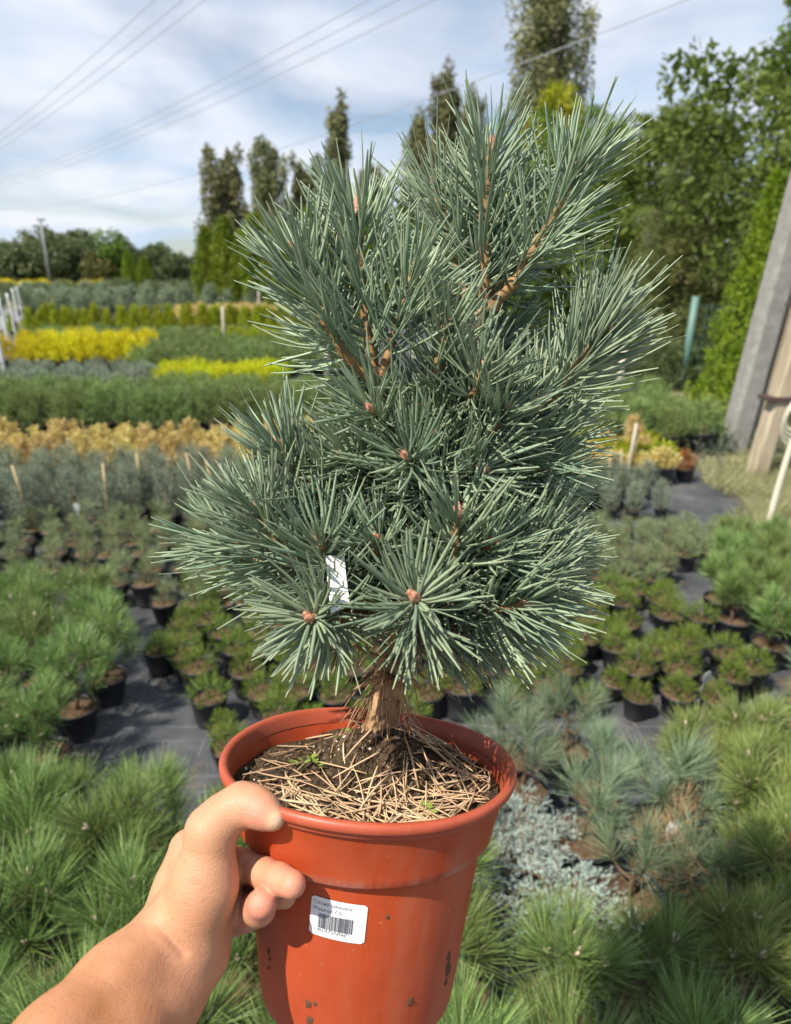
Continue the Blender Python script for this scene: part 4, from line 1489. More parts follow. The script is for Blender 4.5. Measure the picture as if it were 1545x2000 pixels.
bpr = pines(170, 1, .19, 6, .075, .08, .12, 'bluepine', 130, .0018, 'blue green pines behind the yellow green pines')
spots(bpr, [[(1.44, 2.02, .9), (1.66, 2.06, .95)]], 'pale blue green pine', 'the dwarf pines', 'the yellow green pines')
# the withered one with a crumpled white label
dp = long_pine(180, 0.10, 6, 0.07, pr=.085, ph=.12, mat='scots_dead', nn=80, cand=False, label='withered brown pine seedling in a wide black pot among blue green pines')
put([dp], .66, 1.31, 1.0)
g = np.random.default_rng(3)


def label_tag(x, y, z, rz, label, w=0.03, h=0.05, tiltx=0.3, name='plant_tag'):
    """plastic stick label: a broad head on a narrow pointed stem, slightly bent"""
    mb = MB()
    prof_ = [(-1.0, .10), (-.9, .28), (-.1, .28), (0.05, .55), (.2, .95), (.55, 1.0), (.85, .9), (1.0, .45)]
    V, Q = [], []
    for (v_, hw) in prof_:
        bend = 0.10 * (v_ + 1) ** 2 * h * 0.4
        for sx, off in ((-1, -.0005), (1, -.0005), (1, .0005), (-1, .0005)):
            V.append([sx * hw * w / 2, bend + off, (v_ + 1) * h])
    for i in range(len(prof_) - 1):
        for j in range(4):
            Q.append([i * 4 + j, i * 4 + (j + 1) % 4, i * 4 + 4 + (j + 1) % 4, i * 4 + 4 + j])
    k = (len(prof_) - 1) * 4
    Q += [[0, 3, 2, 1], [k, k + 1, k + 2, k + 3]]
    mb.add(V, Q)
    o = obj(name, mb.mesh(name, MT['white_plastic'], smooth=False))
    o.location = (x, y, z); o.rotation_euler = (tiltx, 0, rz)
    return tag(o, label, 'tag')


label_tag(.685, 1.30, .14, .3, 'crumpled white label stuck in the pot of the withered brown pine', .05, .055, -.15)

# ---- silver creeping juniper, spilling over its pot
g = np.random.default_rng(33)
for k_, (x, y, s) in enumerate([(.315, 1.40, .95), (.385, 1.19, 1.0)]):
    jr = empty('creeping_juniper', (x, y, 0), k_ * 2.1, ('silver blue creeping juniper half hidden behind the collar of the orange pot', 'silver blue creeping juniper with brown tufts spilling towards the wide black pots')[k_], 'potted juniper', 'silver creeping junipers')
    obj('pot', pot_mesh(.085, .12), jr)
    obj('soil', soil_mesh(.085, .12, 5), jr)
    mbn, mbs = MB(), MB()
    for b_ in range(46):
        a = b_ * 2.4 + g.normal() * .2
        L_ = 0.09 + 0.10 * g.random()
        out = np.array([math.cos(a), math.sin(a), 0])
        p = catmull([[0, 0, .11], out * L_ * .45 + [0, 0, .14 + .04 * g.random()], out * L_ + [0, 0, .10 + .05 * g.random()]], 12)
        tube(mbs, p, np.linspace(.003, .0012, 12), 5)
        for q_ in range(1, 12):
            for s_ in range(3):
                d = nrm(out * .7 + g.normal(size=3) * .75 + [0, 0, .35])
                tuft(mbn, g, p[q_], d, .016 + .012 * g.random(), 12, .0075, .0022, 20, 65, 1, 0.0, rr=float(np.clip(g.random(), 0, 1)))
    obj('stem', mbs.mesh('stem', MT['bark_dull']), jr)
    obj('foliage', mbn.mesh('foliage', MT['silver']), jr, 'stuff')

# ---- dwarf pines in rows of small pots
mg = [dome_plant('potted_dwarf_pine', 200 + k, .057, .095, 'mugo', .048 + .009 * (k % 3), .066 + .012 * (k % 2), 42, 24, .022, .0017, 'potted pine', 'dwarf pine', 'dwarf pines in rows of black pots', up=.5) for k in range(5)]


def hole_d(x, y):
    if y < 2.06 and x > 0.10: return True
    if y < 2.2 and x < -.70: return True
    if x > 1.32 and y > 2.40: return True
    if y < 1.90 and x < -.58: return True
    return False


o_ = bed(mg, -.95, 1.36, 1.80, 2.94, .150, .142, .016, (.82, 1.22), hole_d, .06)
rows(o_, 'tight round dwarf pine', 'the fabric aisle', 'the column pines', back=True)
# ---- column pines behind them
cp = [dome_plant('potted_column_pine', 220 + k, .068, .11, 'column', .062, .13 + .02 * k, 48, 22, .028, .0019, 'potted pine', 'column pine', 'column pines in rows behind the dwarf pines', lobes=3, up=.6, low=-.5) for k in range(3)]
o_ = bed(cp, -2.40, -.10, 2.80, 3.66, .165, .185, .016, (.88, 1.12), lambda x, y: (y < 3.1 and x < -1.5) or (y < 2.9 and x < -1.24))
rows(o_, 'knobbly grey green column pine', 'the held pine', 'the dwarf pines', rev=True)
cpr = [dome_plant('potted_bun_pine', 230 + k, .052, .085, 'column', .064, .085, 40, 22, .028, .0019, 'potted pine', 'bun pine', 'bun pines right of the held pine', lobes=1, up=.4) for k in range(2)]
o_ = bed(cpr, .08, 1.90, 3.10, 3.86, .135, .145, .014, (.9, 1.15), lambda x, y: x > 1.40 and y < 3.38)
rows(o_, 'loose olive bun pine', 'the round green pines', 'the dwarf pines', rev=True)
# ---- grey junipers with bamboo canes
gj = [spray_plant('potted_grey_juniper', 240 + k, .072, .12, 'greyjun', .085, .29, 150, .026, .0042, 'potted juniper', 'upright feathery grey green juniper in a black pot', 'grey junipers in front of the golden shrubs', per=16, lean=.7) for k in range(3)]
gjs = [spray_plant('potted_grey_juniper', 244 + k, .072, .12, 'greyjun', .085, .27, 150, .026, .0042, 'potted juniper', 'caned juniper', 'caned grey junipers', per=16, lean=.7, stake=(.36, -.05 + .04 * k, .0)) for k in range(2)]
o_ = bed(gj, -2.75, -.30, 3.98, 4.45, .19, .22, .02, (.9, 1.08), h=.6)
rows(o_, 'feathery grey green juniper', 'the held pine', 'the column pines', rev=True)
for i_, (x, y, w_) in enumerate([(-2.16, 3.83, 'first'), (-1.74, 3.85, 'second'), (-1.62, 4.12, 'third'), (-1.28, 4.15, 'fourth'), (-1.08, 3.95, 'fifth')]):
    put(gjs, x, y, 1.0, rz=rnd.uniform(-.3, .3))['label'] = 'grey juniper tied to a bamboo cane, %s caned one counted towards the held pine' % w_
o_ = bed(gj, .70, 1.74, 4.20, 4.62, .17, .19, .02, (.62, .74), h=.4)
for o2_ in o_: o2_['group'] = 'low grey junipers by the grass'
rows(o_, 'low grey green juniper', 'the rough grass', 'the bun pines', rev=True)
for i_, (x, y) in enumerate([(1.42, 4.44), (1.52, 4.48), (1.22, 4.30)]):
    o2_ = put(gjs, x, y, .85, rz=rnd.uniform(-.3, .3)); o2_['group'] = 'caned junipers by the grass'
    o2_['label'] = 'low grey juniper with a bamboo cane, %s of three by the rough grass' % ('second', 'first', 'third')[i_]
# ---- golden shrubs
gl = [spray_plant('potted_golden_shrub', 250 + k, .075, .12, 'gold', .095, .27, 120, .022, .012, 'potted shrub', 'golden shrub', 'golden shrubs in a row', per=14, lean=.3, shape='oval') for k in range(3)]
o_ = bed(gl, -3.25, -.75, 4.80, 5.30, .185, .25, .025, (.92, 1.12), h=.5)
rows(o_, 'golden yellow leafy shrub', 'the held pine', 'the grey junipers', rev=True)
# low colourful shrubs at the right edge
lc = [spray_plant('potted_low_shrub', 260 + k, .09, .13, mt, .11, .12, 110, .022, .010, 'potted shrub', 'low shrub', 'low colourful shrubs by the grey path', per=12, lean=.5, shape='dome') for k, mt in enumerate(['gold', 'yellowgreen'])]
o_ = bed(lc, 1.24, 2.12, 4.98, 5.60, .19, .19, .02, (.9, 1.15))
rows(o_, 'low coloured shrub', 'the orange red shrub', 'the grey junipers', rev=True)
lo_ = spray_plant('potted_red_shrub', 264, .09, .13, 'orange', .09, .16, 80, .022, .010, 'potted shrub', 'low orange red shrub at the corner of the pots by the grey path', None, per=12, shape='dome')
put([lo_], 2.24, 5.08, .8)
gs_ = spray_plant('potted_golden_standard', 265, .09, .13, 'gold', .06, .16, 80, .022, .010, 'potted shrub', 'slender golden shrub on a pale cane behind the low colourful shrubs', None, per=12, shape='oval', stem_h=.22, stake=(.26, 0, 0))
put([gs_], 1.78, 4.98, 1.0, rz=0)
# ---- broad band of green junipers
gb = [spray_plant('green_juniper_shrub', 270 + k, .11, .15, 'greenjun', .18, .33, 230, .034, .006, 'potted juniper', 'soft green bushy juniper in the broad unbroken band', 'green junipers in a broad band', per=18, lean=.6, shape='dome') for k in range(3)]
bed(gb, -4.5, -.35, 6.60, 7.35, .27, .30, .03, (.95, 1.10), h=.6)
gbr = [spray_plant('green_juniper_shrub', 276, .12, .18, 'greenjun', .17, .24, 200, .030, .006, 'potted juniper', 'soft green spreading juniper at the end of the grey path', 'green junipers by the grey path', per=18, lean=.6, shape='dome')]
bed(gbr, 1.55, 2.75, 5.95, 7.4, .30, .34, .03, (.9, 1.1), h=.5)
# ---- coloured blocks further off
pt = [spray_plant('pale_tipped_shrub', 280, .12, .18, 'greyjun', .20, .26, 120, .045, .012, 'potted shrub', 'dull green shrub with pale tips behind the green band', 'pale tipped shrubs', per=12, shape='dome')]
bed(pt, -5.3, -3.2, 8.3, 9.4, .34, .40, .03, (.8, .95))
ch = [spray_plant('chartreuse_shrub', 284 + k, .12, .18, 'chartreuse', .19, .34, 110, .045, .017, 'potted shrub', 'vivid chartreuse upright shrub in the small bright block', 'chartreuse shrubs', per=12, shape='vase', lean=.25) for k in range(2)]
bed(ch, -3.0, -1.55, 8.75, 9.4, .26, .30, .03, (.72, .84))
yl = [spray_plant('yellow_cypress', 288 + k, .13, .19, 'yellow', .21, .40, 130, .05, .016, 'potted shrub', 'bright yellow bushy shrub in the yellow block', 'yellow shrubs in a block', per=12, shape='dome', lean=.4) for k in range(2)]
bed(yl, -6.55, -4.3, 11.7, 13.0, .36, .42, .04, (.85, 1.0))
gm = [spray_plant('green_spreading_shrub', 292, .13, .19, 'greenjun', .26, .32, 130, .05, .014, 'potted shrub', 'mid green spreading shrub right of the yellow block', 'spreading green shrubs', per=12, shape='dome', lean=.6)]
bed(gm, -3.95, -.8, 10.6, 13.0, .42, .5, .04, (.85, 1.05))
gk = [spray_plant('pale_green_shrub', 294, .13, .19, 'yellowgreen', .24, .22, 100, .05, .016, 'potted shrub', 'low yellow green shrub in the far strip behind the spreading green shrubs', 'low yellow green shrubs', per=12, shape='dome')]
bed(gk, -3.6, -.9, 14.8, 15.8, .42, .5, .04, (.9, 1.1))
gk2 = [spray_plant('low_green_shrub', 295, .13, .19, 'greenjun', .30, .22, 100, .06, .016, 'potted shrub', 'low green shrub between the yellow block and the thuja row', 'low green shrubs', per=12, shape='dome')]
bed(gk2, -8.0, -3.5, 15.2, 16.4, .55, .6, .05, (.8, 1.0))
th = [spray_plant('young_thuja', 296 + k, .15, .2, 'yellowgreen', .24, .62, 150, .07, .020, 'thuja', 'young olive yellow thuja in the long far row', 'young thujas in a long row', per=12, shape='cone', lean=.2) for k in range(2)]
bed(th, -10.2, -2.2, 18.9, 19.8, .36, .45, .06, (.66, .92), h=.8)
og = [spray_plant('orange_shrub', 298, .15, .2, 'gold', .3, .34, 100, .07, .022, 'potted shrub', 'orange gold shrub in the far strip before the tall thujas', 'orange gold shrubs', per=12, shape='dome')]
bed(og, -7.2, -3.6, 24.0, 25.0, .6, .7, .06, (.9, 1.1))
bl = [spray_plant('blue_green_spruce', 300 + k, .2, .25, 'bluegreen', .42, .62 + .2 * k, 170, .10, .026, 'spruce', 'hazy blue green young spruce in the far beds', 'blue green spruces in the far beds', per=12, shape='dome' if k == 0 else 'cone', lean=.4) for k in range(2)]
bed(bl, -16.0, -4.4, 28.5, 33.5, .85, 1.4, .10, (.85, 1.12), h=1.1)
yf = [spray_plant('far_yellow_shrub', 304, .2, .25, 'yellow', .7, .8, 130, .14, .05, 'shrub', 'small yellow shrub at the far end of the beds', 'far yellow shrubs', per=12, shape='dome')]
bed(yf, -33, -22.5, 52, 57, 1.5, 1.8, .2, (.8, 1.1), h=1.1)
ff = [spray_plant('far_green_shrub', 306, .2, .25, 'bush', .9, .9, 140, .14, .05, 'shrub', 'grey green shrub on the rough ground before the far trees', 'far grey green shrubs', per=12, shape='dome')]
bed(ff, -30, -4, 40, 50, 2.4, 3.0, .4, (.7, 1.1), h=1.1)

for (x, y, z, rz, lab) in [(-1.78, 3.62, .22, .2, 'white stick label among the column pines below the bamboo canes'), (.79, 2.66, .19, -.2, 'white stick label standing in the dwarf pine bed'), (1.05, 2.02, .15, .4, 'white stick label in the pot at the front corner of the dwarf pines'), (-.43, 2.28, .20, .9, 'narrow pale stick label leaning in the dwarf pines by the skirt of the held pine')]:
    label_tag(x, y, z, rz, lab, .032, .045 if 'narrow' not in lab else .06)
# ------------------------------------------------------------------ trees
def leaf_cloud(mb, g, centres, radii, per, size, flat=0.85, W=0.62, droop=0.25):
    """leaf-sized blades scattered in the clumps of a crown"""
    n_ = len(centres) * per
    c = np.repeat(np.asarray(centres, float), per, 0)
    r_ = np.repeat(np.asarray(radii, float), per)
    d = nrm(g.normal(size=(n_, 3))) * (g.random((n_, 1)) ** 0.45)
    pos = c + d * r_[:, None] * np.array([1, 1, flat])
    dirs = nrm(g.normal(size=(n_, 3)) + np.array([0, 0, -droop]))
    rr_ = np.clip(np.repeat(g.random(len(centres)), per) * 0.55 + 0.45 * g.random(n_), 0, 1)
    L_ = size * (0.7 + 0.6 * g.random(n_))
    needles(mb, pos, dirs, g.normal(size=(n_, 3)) * 0.1, L_, L_ * W, 2, flat=True, rng=g, rr=rr_, taper=0.15)


def limb_tree(name, seed, h, crown, label, cat, group, mat, leaf, per, trunk_r, nlimb, clump_r, bare=0.15, lean=0.45, loc=(0, 0), flat=.9, nclump=None, W=.62):
    """crown(u) -> radius at relative height u; limbs leave the trunk and carry leaf clumps"""
    g = np.random.default_rng(seed)
    root = empty(name, (loc[0], loc[1], 0), 0, label, cat, group)
    mbt, mbl = MB(), MB()
    top = np.array([g.normal() * .02 * h, g.normal() * .02 * h, h * .96])
    tp = catmull([[0, 0, -.05], [g.normal() * .012 * h, g.normal() * .012 * h, h * .45], top], 14)
    tube(mbt, tp, np.linspace(trunk_r, trunk_r * .12, 14), 10, jitter=.04, rng=g)
    C_, R_ = [], []
    for k in range(nlimb):
        u = bare + (1 - bare) * (k + g.random()) / nlimb
        w = crown(u) * (0.75 + .5 * g.random())
        a = k * 2.4 + g.normal() * .4
        out = np.array([math.cos(a), math.sin(a), 0])
        b = np.array([np.interp(max(0.03, u - lean * w / h), np.linspace(0, 1, 14), tp[:, i]) for i in range(3)])
        e = np.array([np.interp(u, np.linspace(0, 1, 14), tp[:, i]) for i in range(3)]) * np.array([1, 1, 0]) + out * w + np.array([0, 0, u * h + lean * w * .3])
        p = catmull([b, (b + e) / 2 + np.array([0, 0, -.05 * w]) + g.normal(size=3) * .05 * w, e], 7)
        tube(mbt, p, np.linspace(trunk_r * .32 * (1.1 - u), trunk_r * .05, 7), 5)
        for t in (0.35, 0.6, 0.82, 1.0):
            if w * t < clump_r * .3 and t < .8: continue
            q = p[min(6, int(t * 6))] + g.normal(size=3) * clump_r * .55
            C_.append(q); R_.append(clump_r * (0.6 + .7 * g.random()) * (1.15 - .35 * u))
    leaf_cloud(mbl, g, C_, R_, per, leaf, flat, W)
    obj('trunk', mbt.mesh('trunk', MT['bark_tree']), root)
    obj('crown', mbl.mesh('crown', MT[mat]), root, 'stuff')
    note(root)
    return root


def place(p, x, y, s=1.0, rz=0.0, sz=None, label=None):
    c = copy_tree(p, (x, y, 0), rz, s)
    if sz: c.scale = (s, s, sz)
    if label: c['label'] = label
    return c


# tall poplars behind the beds
def cpop(u):
    return 1.15 * max(0.05, (min(1, u / .28)) ** .7 * (1 - u) ** .55 + .05)


PG = 'poplars behind the nursery'
pop = limb_tree('poplar_tree', 400, 13.0, lambda u: 1.9 * max(.05, min(1, u / .2) ** .6 * (1.02 - u) ** .42), 'broad tall poplar towering behind the held pine', 'tree', None, 'poplar', .13, 130, .22, 90, .46, .08, 3.0, (5.9, 31), 1.9)
pop2 = limb_tree('poplar_tree', 401, 9.2, lambda u: 1.30 * max(.05, min(1, u / .2) ** .6 * (1.02 - u) ** .6), 'feathery upright poplar left of the tall broad one', 'tree', None, 'poplar', .13, 120, .17, 60, .30, .08, 3.6, (2.15, 33), 2.6)
place(pop2, 1.0, 33.5, .82, 1.2, .84, 'slightly lower feathery poplar half hidden by the held pine')
place(pop2, 3.4, 34.5, .8, 2.5, .95, 'leaning feathery poplar between the two tall ones')
pop3 = limb_tree('poplar_tree', 402, 8.0, lambda u: .62 * max(.05, min(1, u / .2) ** .6 * (1.03 - u) ** .35), 'thin spire of a poplar with a bare tip', 'tree', None, 'poplar', .13, 90, .13, 46, .24, .1, 3.4, (-2.35, 32), 2.4)
pop4 = limb_tree('poplar_tree', 403, 6.6, lambda u: 1.02 * max(.05, min(1, u / .2) ** .6 * (1.05 - u) ** .35), 'rounded grey green poplar at the left end of the row', 'tree', None, 'poplar', .14, 120, .16, 52, .32, .1, 3.0, (-8.3, 36), 2.3)
place(pop4, -6.1, 36, 1.0, 1.7, 1.03, 'second rounded poplar from the left end of the row')
place(pop4, -4.3, 37, .85, 3.2, .96, 'third rounded poplar beside the thin spire')
place(pop4, -1.2, 37, .8, 4.2, .90, 'low poplar just right of the thin spire')

# tall thujas at the end of the beds
tj = spray_plant('tall_thuja', 410, .1, .1, 'thuja', .62, 3.4, 900, .11, .035, 'thuja', 'tall dark green thuja column at the end of the beds', 'tall thujas at the end of the beds', per=16, shape='oval', lean=.12, haspot=False)
tj.location = (-7.9, 30.5, 0)
for (x, y, s) in [(-7.0, 30.0, 1.1), (-6.2, 29.5, .95), (-5.6, 29.0, 1.12), (-4.9, 28.6, .9), (-4.3, 28.2, 1.0), (-3.3, 28.0, 1.15), (-2.3, 28.0, 1.0), (-1.0, 28, 1.2), (.3, 28, 1.2), (1.6, 28, 1.3), (2.9, 28, 1.3)]:
    place(tj, x, y, s, rnd.random() * 6)
for k_, c in enumerate(sorted([o for o in COL.objects if o.name.startswith('tall_thuja')], key=lambda o: o.location.x)):
    c['label'] = 'tall dark green thuja, %s of the file counted from the rounded poplars' % ORD[k_]
tb = spray_plant('bushy_thuja', 412, .1, .1, 'yellowgreen', .95, 3.4, 900, .14, .05, 'thuja', 'bushy yellow green tree behind the top of the held pine', 'bushy yellow green trees', per=16, shape='oval', lean=.25, haspot=False)
tb.location = (5.0, 24.0, 0); tb.scale = (1.6, 1.6, 2.0)
for (x, y, s, z_) in [(3.2, 25, 1.5, 1.3), (-1.8, 30, 1.2, 1.25), (6.8, 24, 1.5, 1.7)]:
    c = place(tb, x, y, s, rnd.random() * 6); c.scale = (s, s, z_)

# big thuja beside the poles
bt = spray_plant('big_thuja', 416, .1, .1, 'thuja', .50, 2.45, 1700, .046, .015, 'thuja', 'large bright green thuja column beside the grey pole', None, per=18, shape='cone', lean=.15, haspot=False)
bt.location = (3.62, 7.15, 0)
# broadleaf tree on the right
ash = limb_tree('broadleaf_tree', 420, 5.5, lambda u: 2.1 * max(.1, math.sin(math.pi * min(1, .15 + .80 * u)) ** .6), 'large fresh green broadleaf tree above the thuja on the right', 'tree', None, 'ash', .125, 120, .13, 60, .50, .12, .9, (6.6, 10.8), .8, W=.5)
place(ash, 5.6, 14.5, .95, 2.0, .80, 'lower broadleaf tree behind the brownish pine')
place(ash, 9.2, 13.5, 1.1, 4.0, 1.1, 'dark broadleaf tree at the back right behind the big thuja')
place(ash, 4.1, 17.0, .9, 1.0, .82, 'small broadleaf tree seen past the right of the held pine')
# brownish pine
bp_ = limb_tree('garden_pine', 424, 3.0, lambda u: 1.15 * max(.1, (1 - u) ** .6), 'garden pine with brown inner needles behind the held pine', 'tree', None, 'pinetree', .10, 170, .06, 40, .30, .12, .5, (4.35, 11.0), .8, W=.10)
for o_ in bp_.children:
    pass
# dark low shrubs in the shade under the trees
ds_ = spray_plant('dark_shrub', 430, .1, .1, 'bush', .5, .6, 260, .06, .02, 'shrub', 'dark low shrub in the shade under the brownish pine', 'dark shrubs under the trees', per=16, shape='dome', lean=.5, haspot=False)
ds_.location = (3.7, 9.6, 0)
for (x, y, s) in [(3.1, 9.3, .8), (4.3, 9.8, .9), (2.7, 10.2, 1.0), (3.4, 10.6, 1.1), (2.3, 9.8, .8), (4.7, 9.0, .8), (5.3, 9.5, .9), (1.9, 10.6, 1.0), (1.4, 10.8, 1.0)]:
    place(ds_, x, y, s, rnd.random() * 6)

# far line of trees beyond the road
def cround(u):
    return max(.1, math.sin(math.pi * min(1, .12 + .84 * u)) ** .6)


ft = limb_tree('far_round_tree', 440, 6.5, lambda u: 4.2 * cround(u), 'dark rounded tree in the far line beyond the road', 'tree', 'far line of trees', 'bush', .5, 70, .25, 36, 1.5, .08, .6, (-52, 110), .8)
ft2 = limb_tree('far_round_tree', 441, 5.2, lambda u: 3.6 * cround(u), 'dark rounded tree in the far line beyond the road', 'tree', 'far line of trees', 'bush', .5, 70, .25, 34, 1.4, .05, .6, (-46, 112), .8)
for (p, x, y, s) in [(ft, -64, 112, .95), (ft2, -58, 108, .95), (ft, -52.5, 118, 1.15), (ft2, -43, 112, 1.0), (ft, -39, 118, .85), (ft2, -35.5, 116, .75), (ft2, -32, 120, .70), (ft2, -60, 120, 1.0), (ft, -30, 122, .6), (ft2, -27.5, 118, .5), (ft2, -24, 120, .5), (ft, -68, 118, 1.0), (ft, -19, 95, .6), (ft2, -15, 90, .7), (ft, -11, 88, .8)]:
    place(p, x, y, s, rnd.random() * 6)
fy = limb_tree('far_yellow_tree', 444, 6.2, lambda u: 1.9 * cround(u), 'small light green tree standing out of the far line', 'tree', None, 'ash', .4, 70, .2, 26, .9, .1, 1.0, (-38.3, 100), 1)
fb = limb_tree('far_russet_tree', 445, 3.6, lambda u: 1.7 * cround(u), 'low brownish bush left of the far yellow green tree', 'tree', None, 'pinetree', .4, 50, .15, 18, .8, .1, .8, (-40.5, 98), 1)
for (x, y, h_) in [(-26.5, 72, 3.9), (-25, 72, 3.4)]:
    c = place(tj, x, y, 1.1, 0, h_ / 3.4, 'slim dark conifer below the pale far building'); c['group'] = 'slim far conifers'
# pale building far off, just above the horizon
bd = empty('far_building', (-40, 150, 0), 0, 'low white building far off between the trees', 'building')
m = M('white_wall'); m.base((0.72, 0.73, 0.74), 0.8); WW = m.m
m = M('grey_roof'); m.base((0.40, 0.42, 0.44), 0.7); GR = m.m
m = M('window_glass'); m.base((0.08, 0.10, 0.12), 0.15); WG = m.m
mb = MB(); box(mb, (0, 0, 1.8), (14, 8, 3.6)); obj('wall', mb.mesh('wall', WW, False), bd)
mb = MB()
mb.add([(-7.3, -4.3, 3.6), (7.3, -4.3, 3.6), (7.3, 4.3, 3.6), (-7.3, 4.3, 3.6), (-7.3, 0, 4.9), (7.3, 0, 4.9)], q=[[0, 1, 5, 4], [2, 3, 4, 5], [0, 3, 2, 1]], t=[[0, 4, 3], [1, 2, 5]])
obj('roof', mb.mesh('roof', GR, False), bd)
for x in (-5, -2.5, 0, 2.5, 5):
    mb = MB(); box(mb, (x, -4.02, 2.0), (1.2, .08, 1.4)); obj('window', mb.mesh('window', WG, False), bd)

# street lamp on the left horizon
lm = empty('street_lamp', (-47.0, 98, 0), 0, 'tall grey lamp post above the far trees', 'street lamp')
m = M('galvanised'); m.base((0.28, 0.30, 0.32), 0.5); m.b.inputs['Metallic'].default_value = 0.4; GALV = m.m
mb = MB(); tube(mb, [(0, 0, 0), (0, 0, 4), (0, 0, 8.5)], [.20, .15, .11], 8); obj('pole', mb.mesh('pole', GALV), lm)
mb = MB(); box(mb, (.1, 0, 8.6), (.9, .5, .26)); obj('lamp_head', mb.mesh('lamp_head', GALV, False), lm)

# white end hoops along the edge of the beds, by the grey path
m = M('white_pipe'); m.base((0.70, 0.71, 0.72), 0.5); PIPE = m.m
for k, (px, py, py2) in enumerate([(14, 752, 610), (22, 700, 590), (33, 668, 580), (40, 645, 570), (45, 625, 565), (49, 607, 558)]):
    q = nFWD + nRIGHT * ((px - 772.5) / FPX) + nUP * ((1000 - py) / FPX)
    b_ = nCAMP + q * (-CAMH / q[2])
    h_ = (py - py2) / FPX * b_[1]
    mb = MB()
    tube(mb, catmull([(0, 0, 0), (-.01, 0, h_ * .6), (-.05, .02, h_)], 8), [.024] * 8, 7)
    o = obj('edge_rod', mb.mesh('edge_rod', PIPE)); o.location = (float(b_[0]), float(b_[1]), 0)
    tag(o, 'thin white rod standing along the edge of the beds by the path', 'rod', 'white edge rods')
# canes and pale stakes between the beds
m = M('grey_wood'); m.base((0.46, 0.42, 0.33), 0.8); GW = m.m
for (x, y, h_, r_, lab) in [(-3.42, 14.0, .95, .03, 'pale wooden stake standing in the spreading green shrubs'), (-.93, 9.4, .95, .034, 'grey wooden stake just left of the held pine'), (2.75, 8.45, .72, .042, 'short white stake at the foot of the shaded shrubs'), (-4.6, 24, 1.1, .03, 'pale stake before the tall thujas'), (1.75, 4.95, .48, .012, 'bamboo cane beside the low colourful shrubs')]:
    mb = MB(); tube(mb, [(0, 0, -.05), (.004, 0, h_ * .5), (.02, 0, h_)], [r_, r_ * .97, r_ * .95], 9); o = obj('stake', mb.mesh('stake', GW)); o.location = (x, y, 0)
    tag(o, lab, 'stake')

# ------------------------------------------------------------------ poles on the right
m = M('concrete')
co = m.coord('Object'); n = m.noise(co, 14, 6, .7)
m.base(m.ramp(n, [(.3, (.19, .185, .175)), (.7, (.33, .32, .295))]), .9).bump(m.noise(co, 60, 4), .4, .01)
CONC = m.m
m = M('weathered_timber')
co = m.coord('Object', (14, 14, 1.2)); n = m.noise(co, 1.5, 6, .65, .5)
m.base(m.ramp(n, [(.3, (.26, .21, .14)), (.55, (.42, .35, .25)), (.75, (.53, .46, .35))]), .85).bump(n, .5, .01)
TIMB = m.m
m = M('rusty_steel'); m.base((.075, .045, .04), .7); RUST = m.m


def beam(name, mat, x, y, wx, wy, h_, lx, ly, parent):
    """upright bevelled post leaning by lx, ly over its height"""
    mb = MB()
    c = min(wx, wy) * .16
    ring = [(-wx / 2 + c, -wy / 2), (wx / 2 - c, -wy / 2), (wx / 2, -wy / 2 + c), (wx / 2, wy / 2 - c), (wx / 2 - c, wy / 2), (-wx / 2 + c, wy / 2), (-wx / 2, wy / 2 - c), (-wx / 2, -wy / 2 + c)]
    V, Q = [], []
    nz_ = 10
    g2 = np.random.default_rng(int(h_ * 100))
    for i in range(nz_ + 1):
        t = i / nz_
        for (u, w) in ring:
            V.append([x + u * (1 - .12 * t) + lx * t + g2.normal() * .002, y + w * (1 - .12 * t) + ly * t + g2.normal() * .002, -.1 + (h_ + .1) * t])
    for i in range(nz_):
        for j in range(8):
            Q.append([i * 8 + j, i * 8 + (j + 1) % 8, i * 8 + 8 + (j + 1) % 8, i * 8 + 8 + j])
    k = nz_ * 8
    Q += [[k, k + 1, k + 2, k + 7], [k + 2, k + 3, k + 6, k + 7], [k + 3, k + 4, k + 5, k + 6]]
    mb.add(V, Q)
    return obj(name, mb.mesh(name, mat, False), parent)


up_ = empty('utility_pole', (3.05, 6.06, 0), 0, 'grey concrete utility pole leaning past the big thuja', 'utility pole')
beam('pole', CONC, 0, 0, .20, .22, 7.5, .80, 0.0, up_)
beam('pole_flange', TIMB, .16, .02, .08, .16, 7.5, .80, 0.0, up_)
sp = empty('timber_post', (2.86, 5.24, 0), 0, 'squared weathered timber post in front of the concrete pole', 'post')
beam('post', TIMB, 0, 0, .135, .14, 3.6, .46, 0, sp)
for z_ in (.62, 1.30):
    mb = MB(); box(mb, (.128 * z_ + .03, -.005, z_), (.30, .165, .030)); obj('steel_strap', mb.mesh('steel_strap', RUST, False), sp)
rp = empty('white_cane', (2.30, 3.97, 0), 0, 'thin pale cane leaning in the grass with a coil of cord on it', 'cane')
mb = MB(); tube(mb, catmull([(0, 0, -.03), (.055, .03, .4), (.13, .05, .85), (.22, .08, 1.4)], 14), np.linspace(.020, .017, 14), 9)
m = M('pale_cane'); m.base((.60, .55, .44), .7); obj('cane', mb.mesh('cane', m.m), rp)
m = M('cord'); m.base((.58, .54, .42), .8); CORD = m.m
g = np.random.default_rng(77)
cd = empty('rope_coil', (2.39, 4.01, .78), 0, 'loose loops of pale cord hanging on the thin cane', 'rope')
for k in range(4):
    a = np.linspace(0, 2 * math.pi, 26)
    rx_, rz_ = .050 + .012 * k, .085 + .022 * k
    pth = np.stack([np.cos(a) * rx_ - .03 + .012 * k, np.sin(a * 2) * .015 + .012 * k - .02, -.06 + np.sin(a) * rz_ - .012 * k], 1)
    mb = MB(); tube(mb, pth, .0075, 7, cap=False); obj('loop', mb.mesh('loop', CORD), cd)
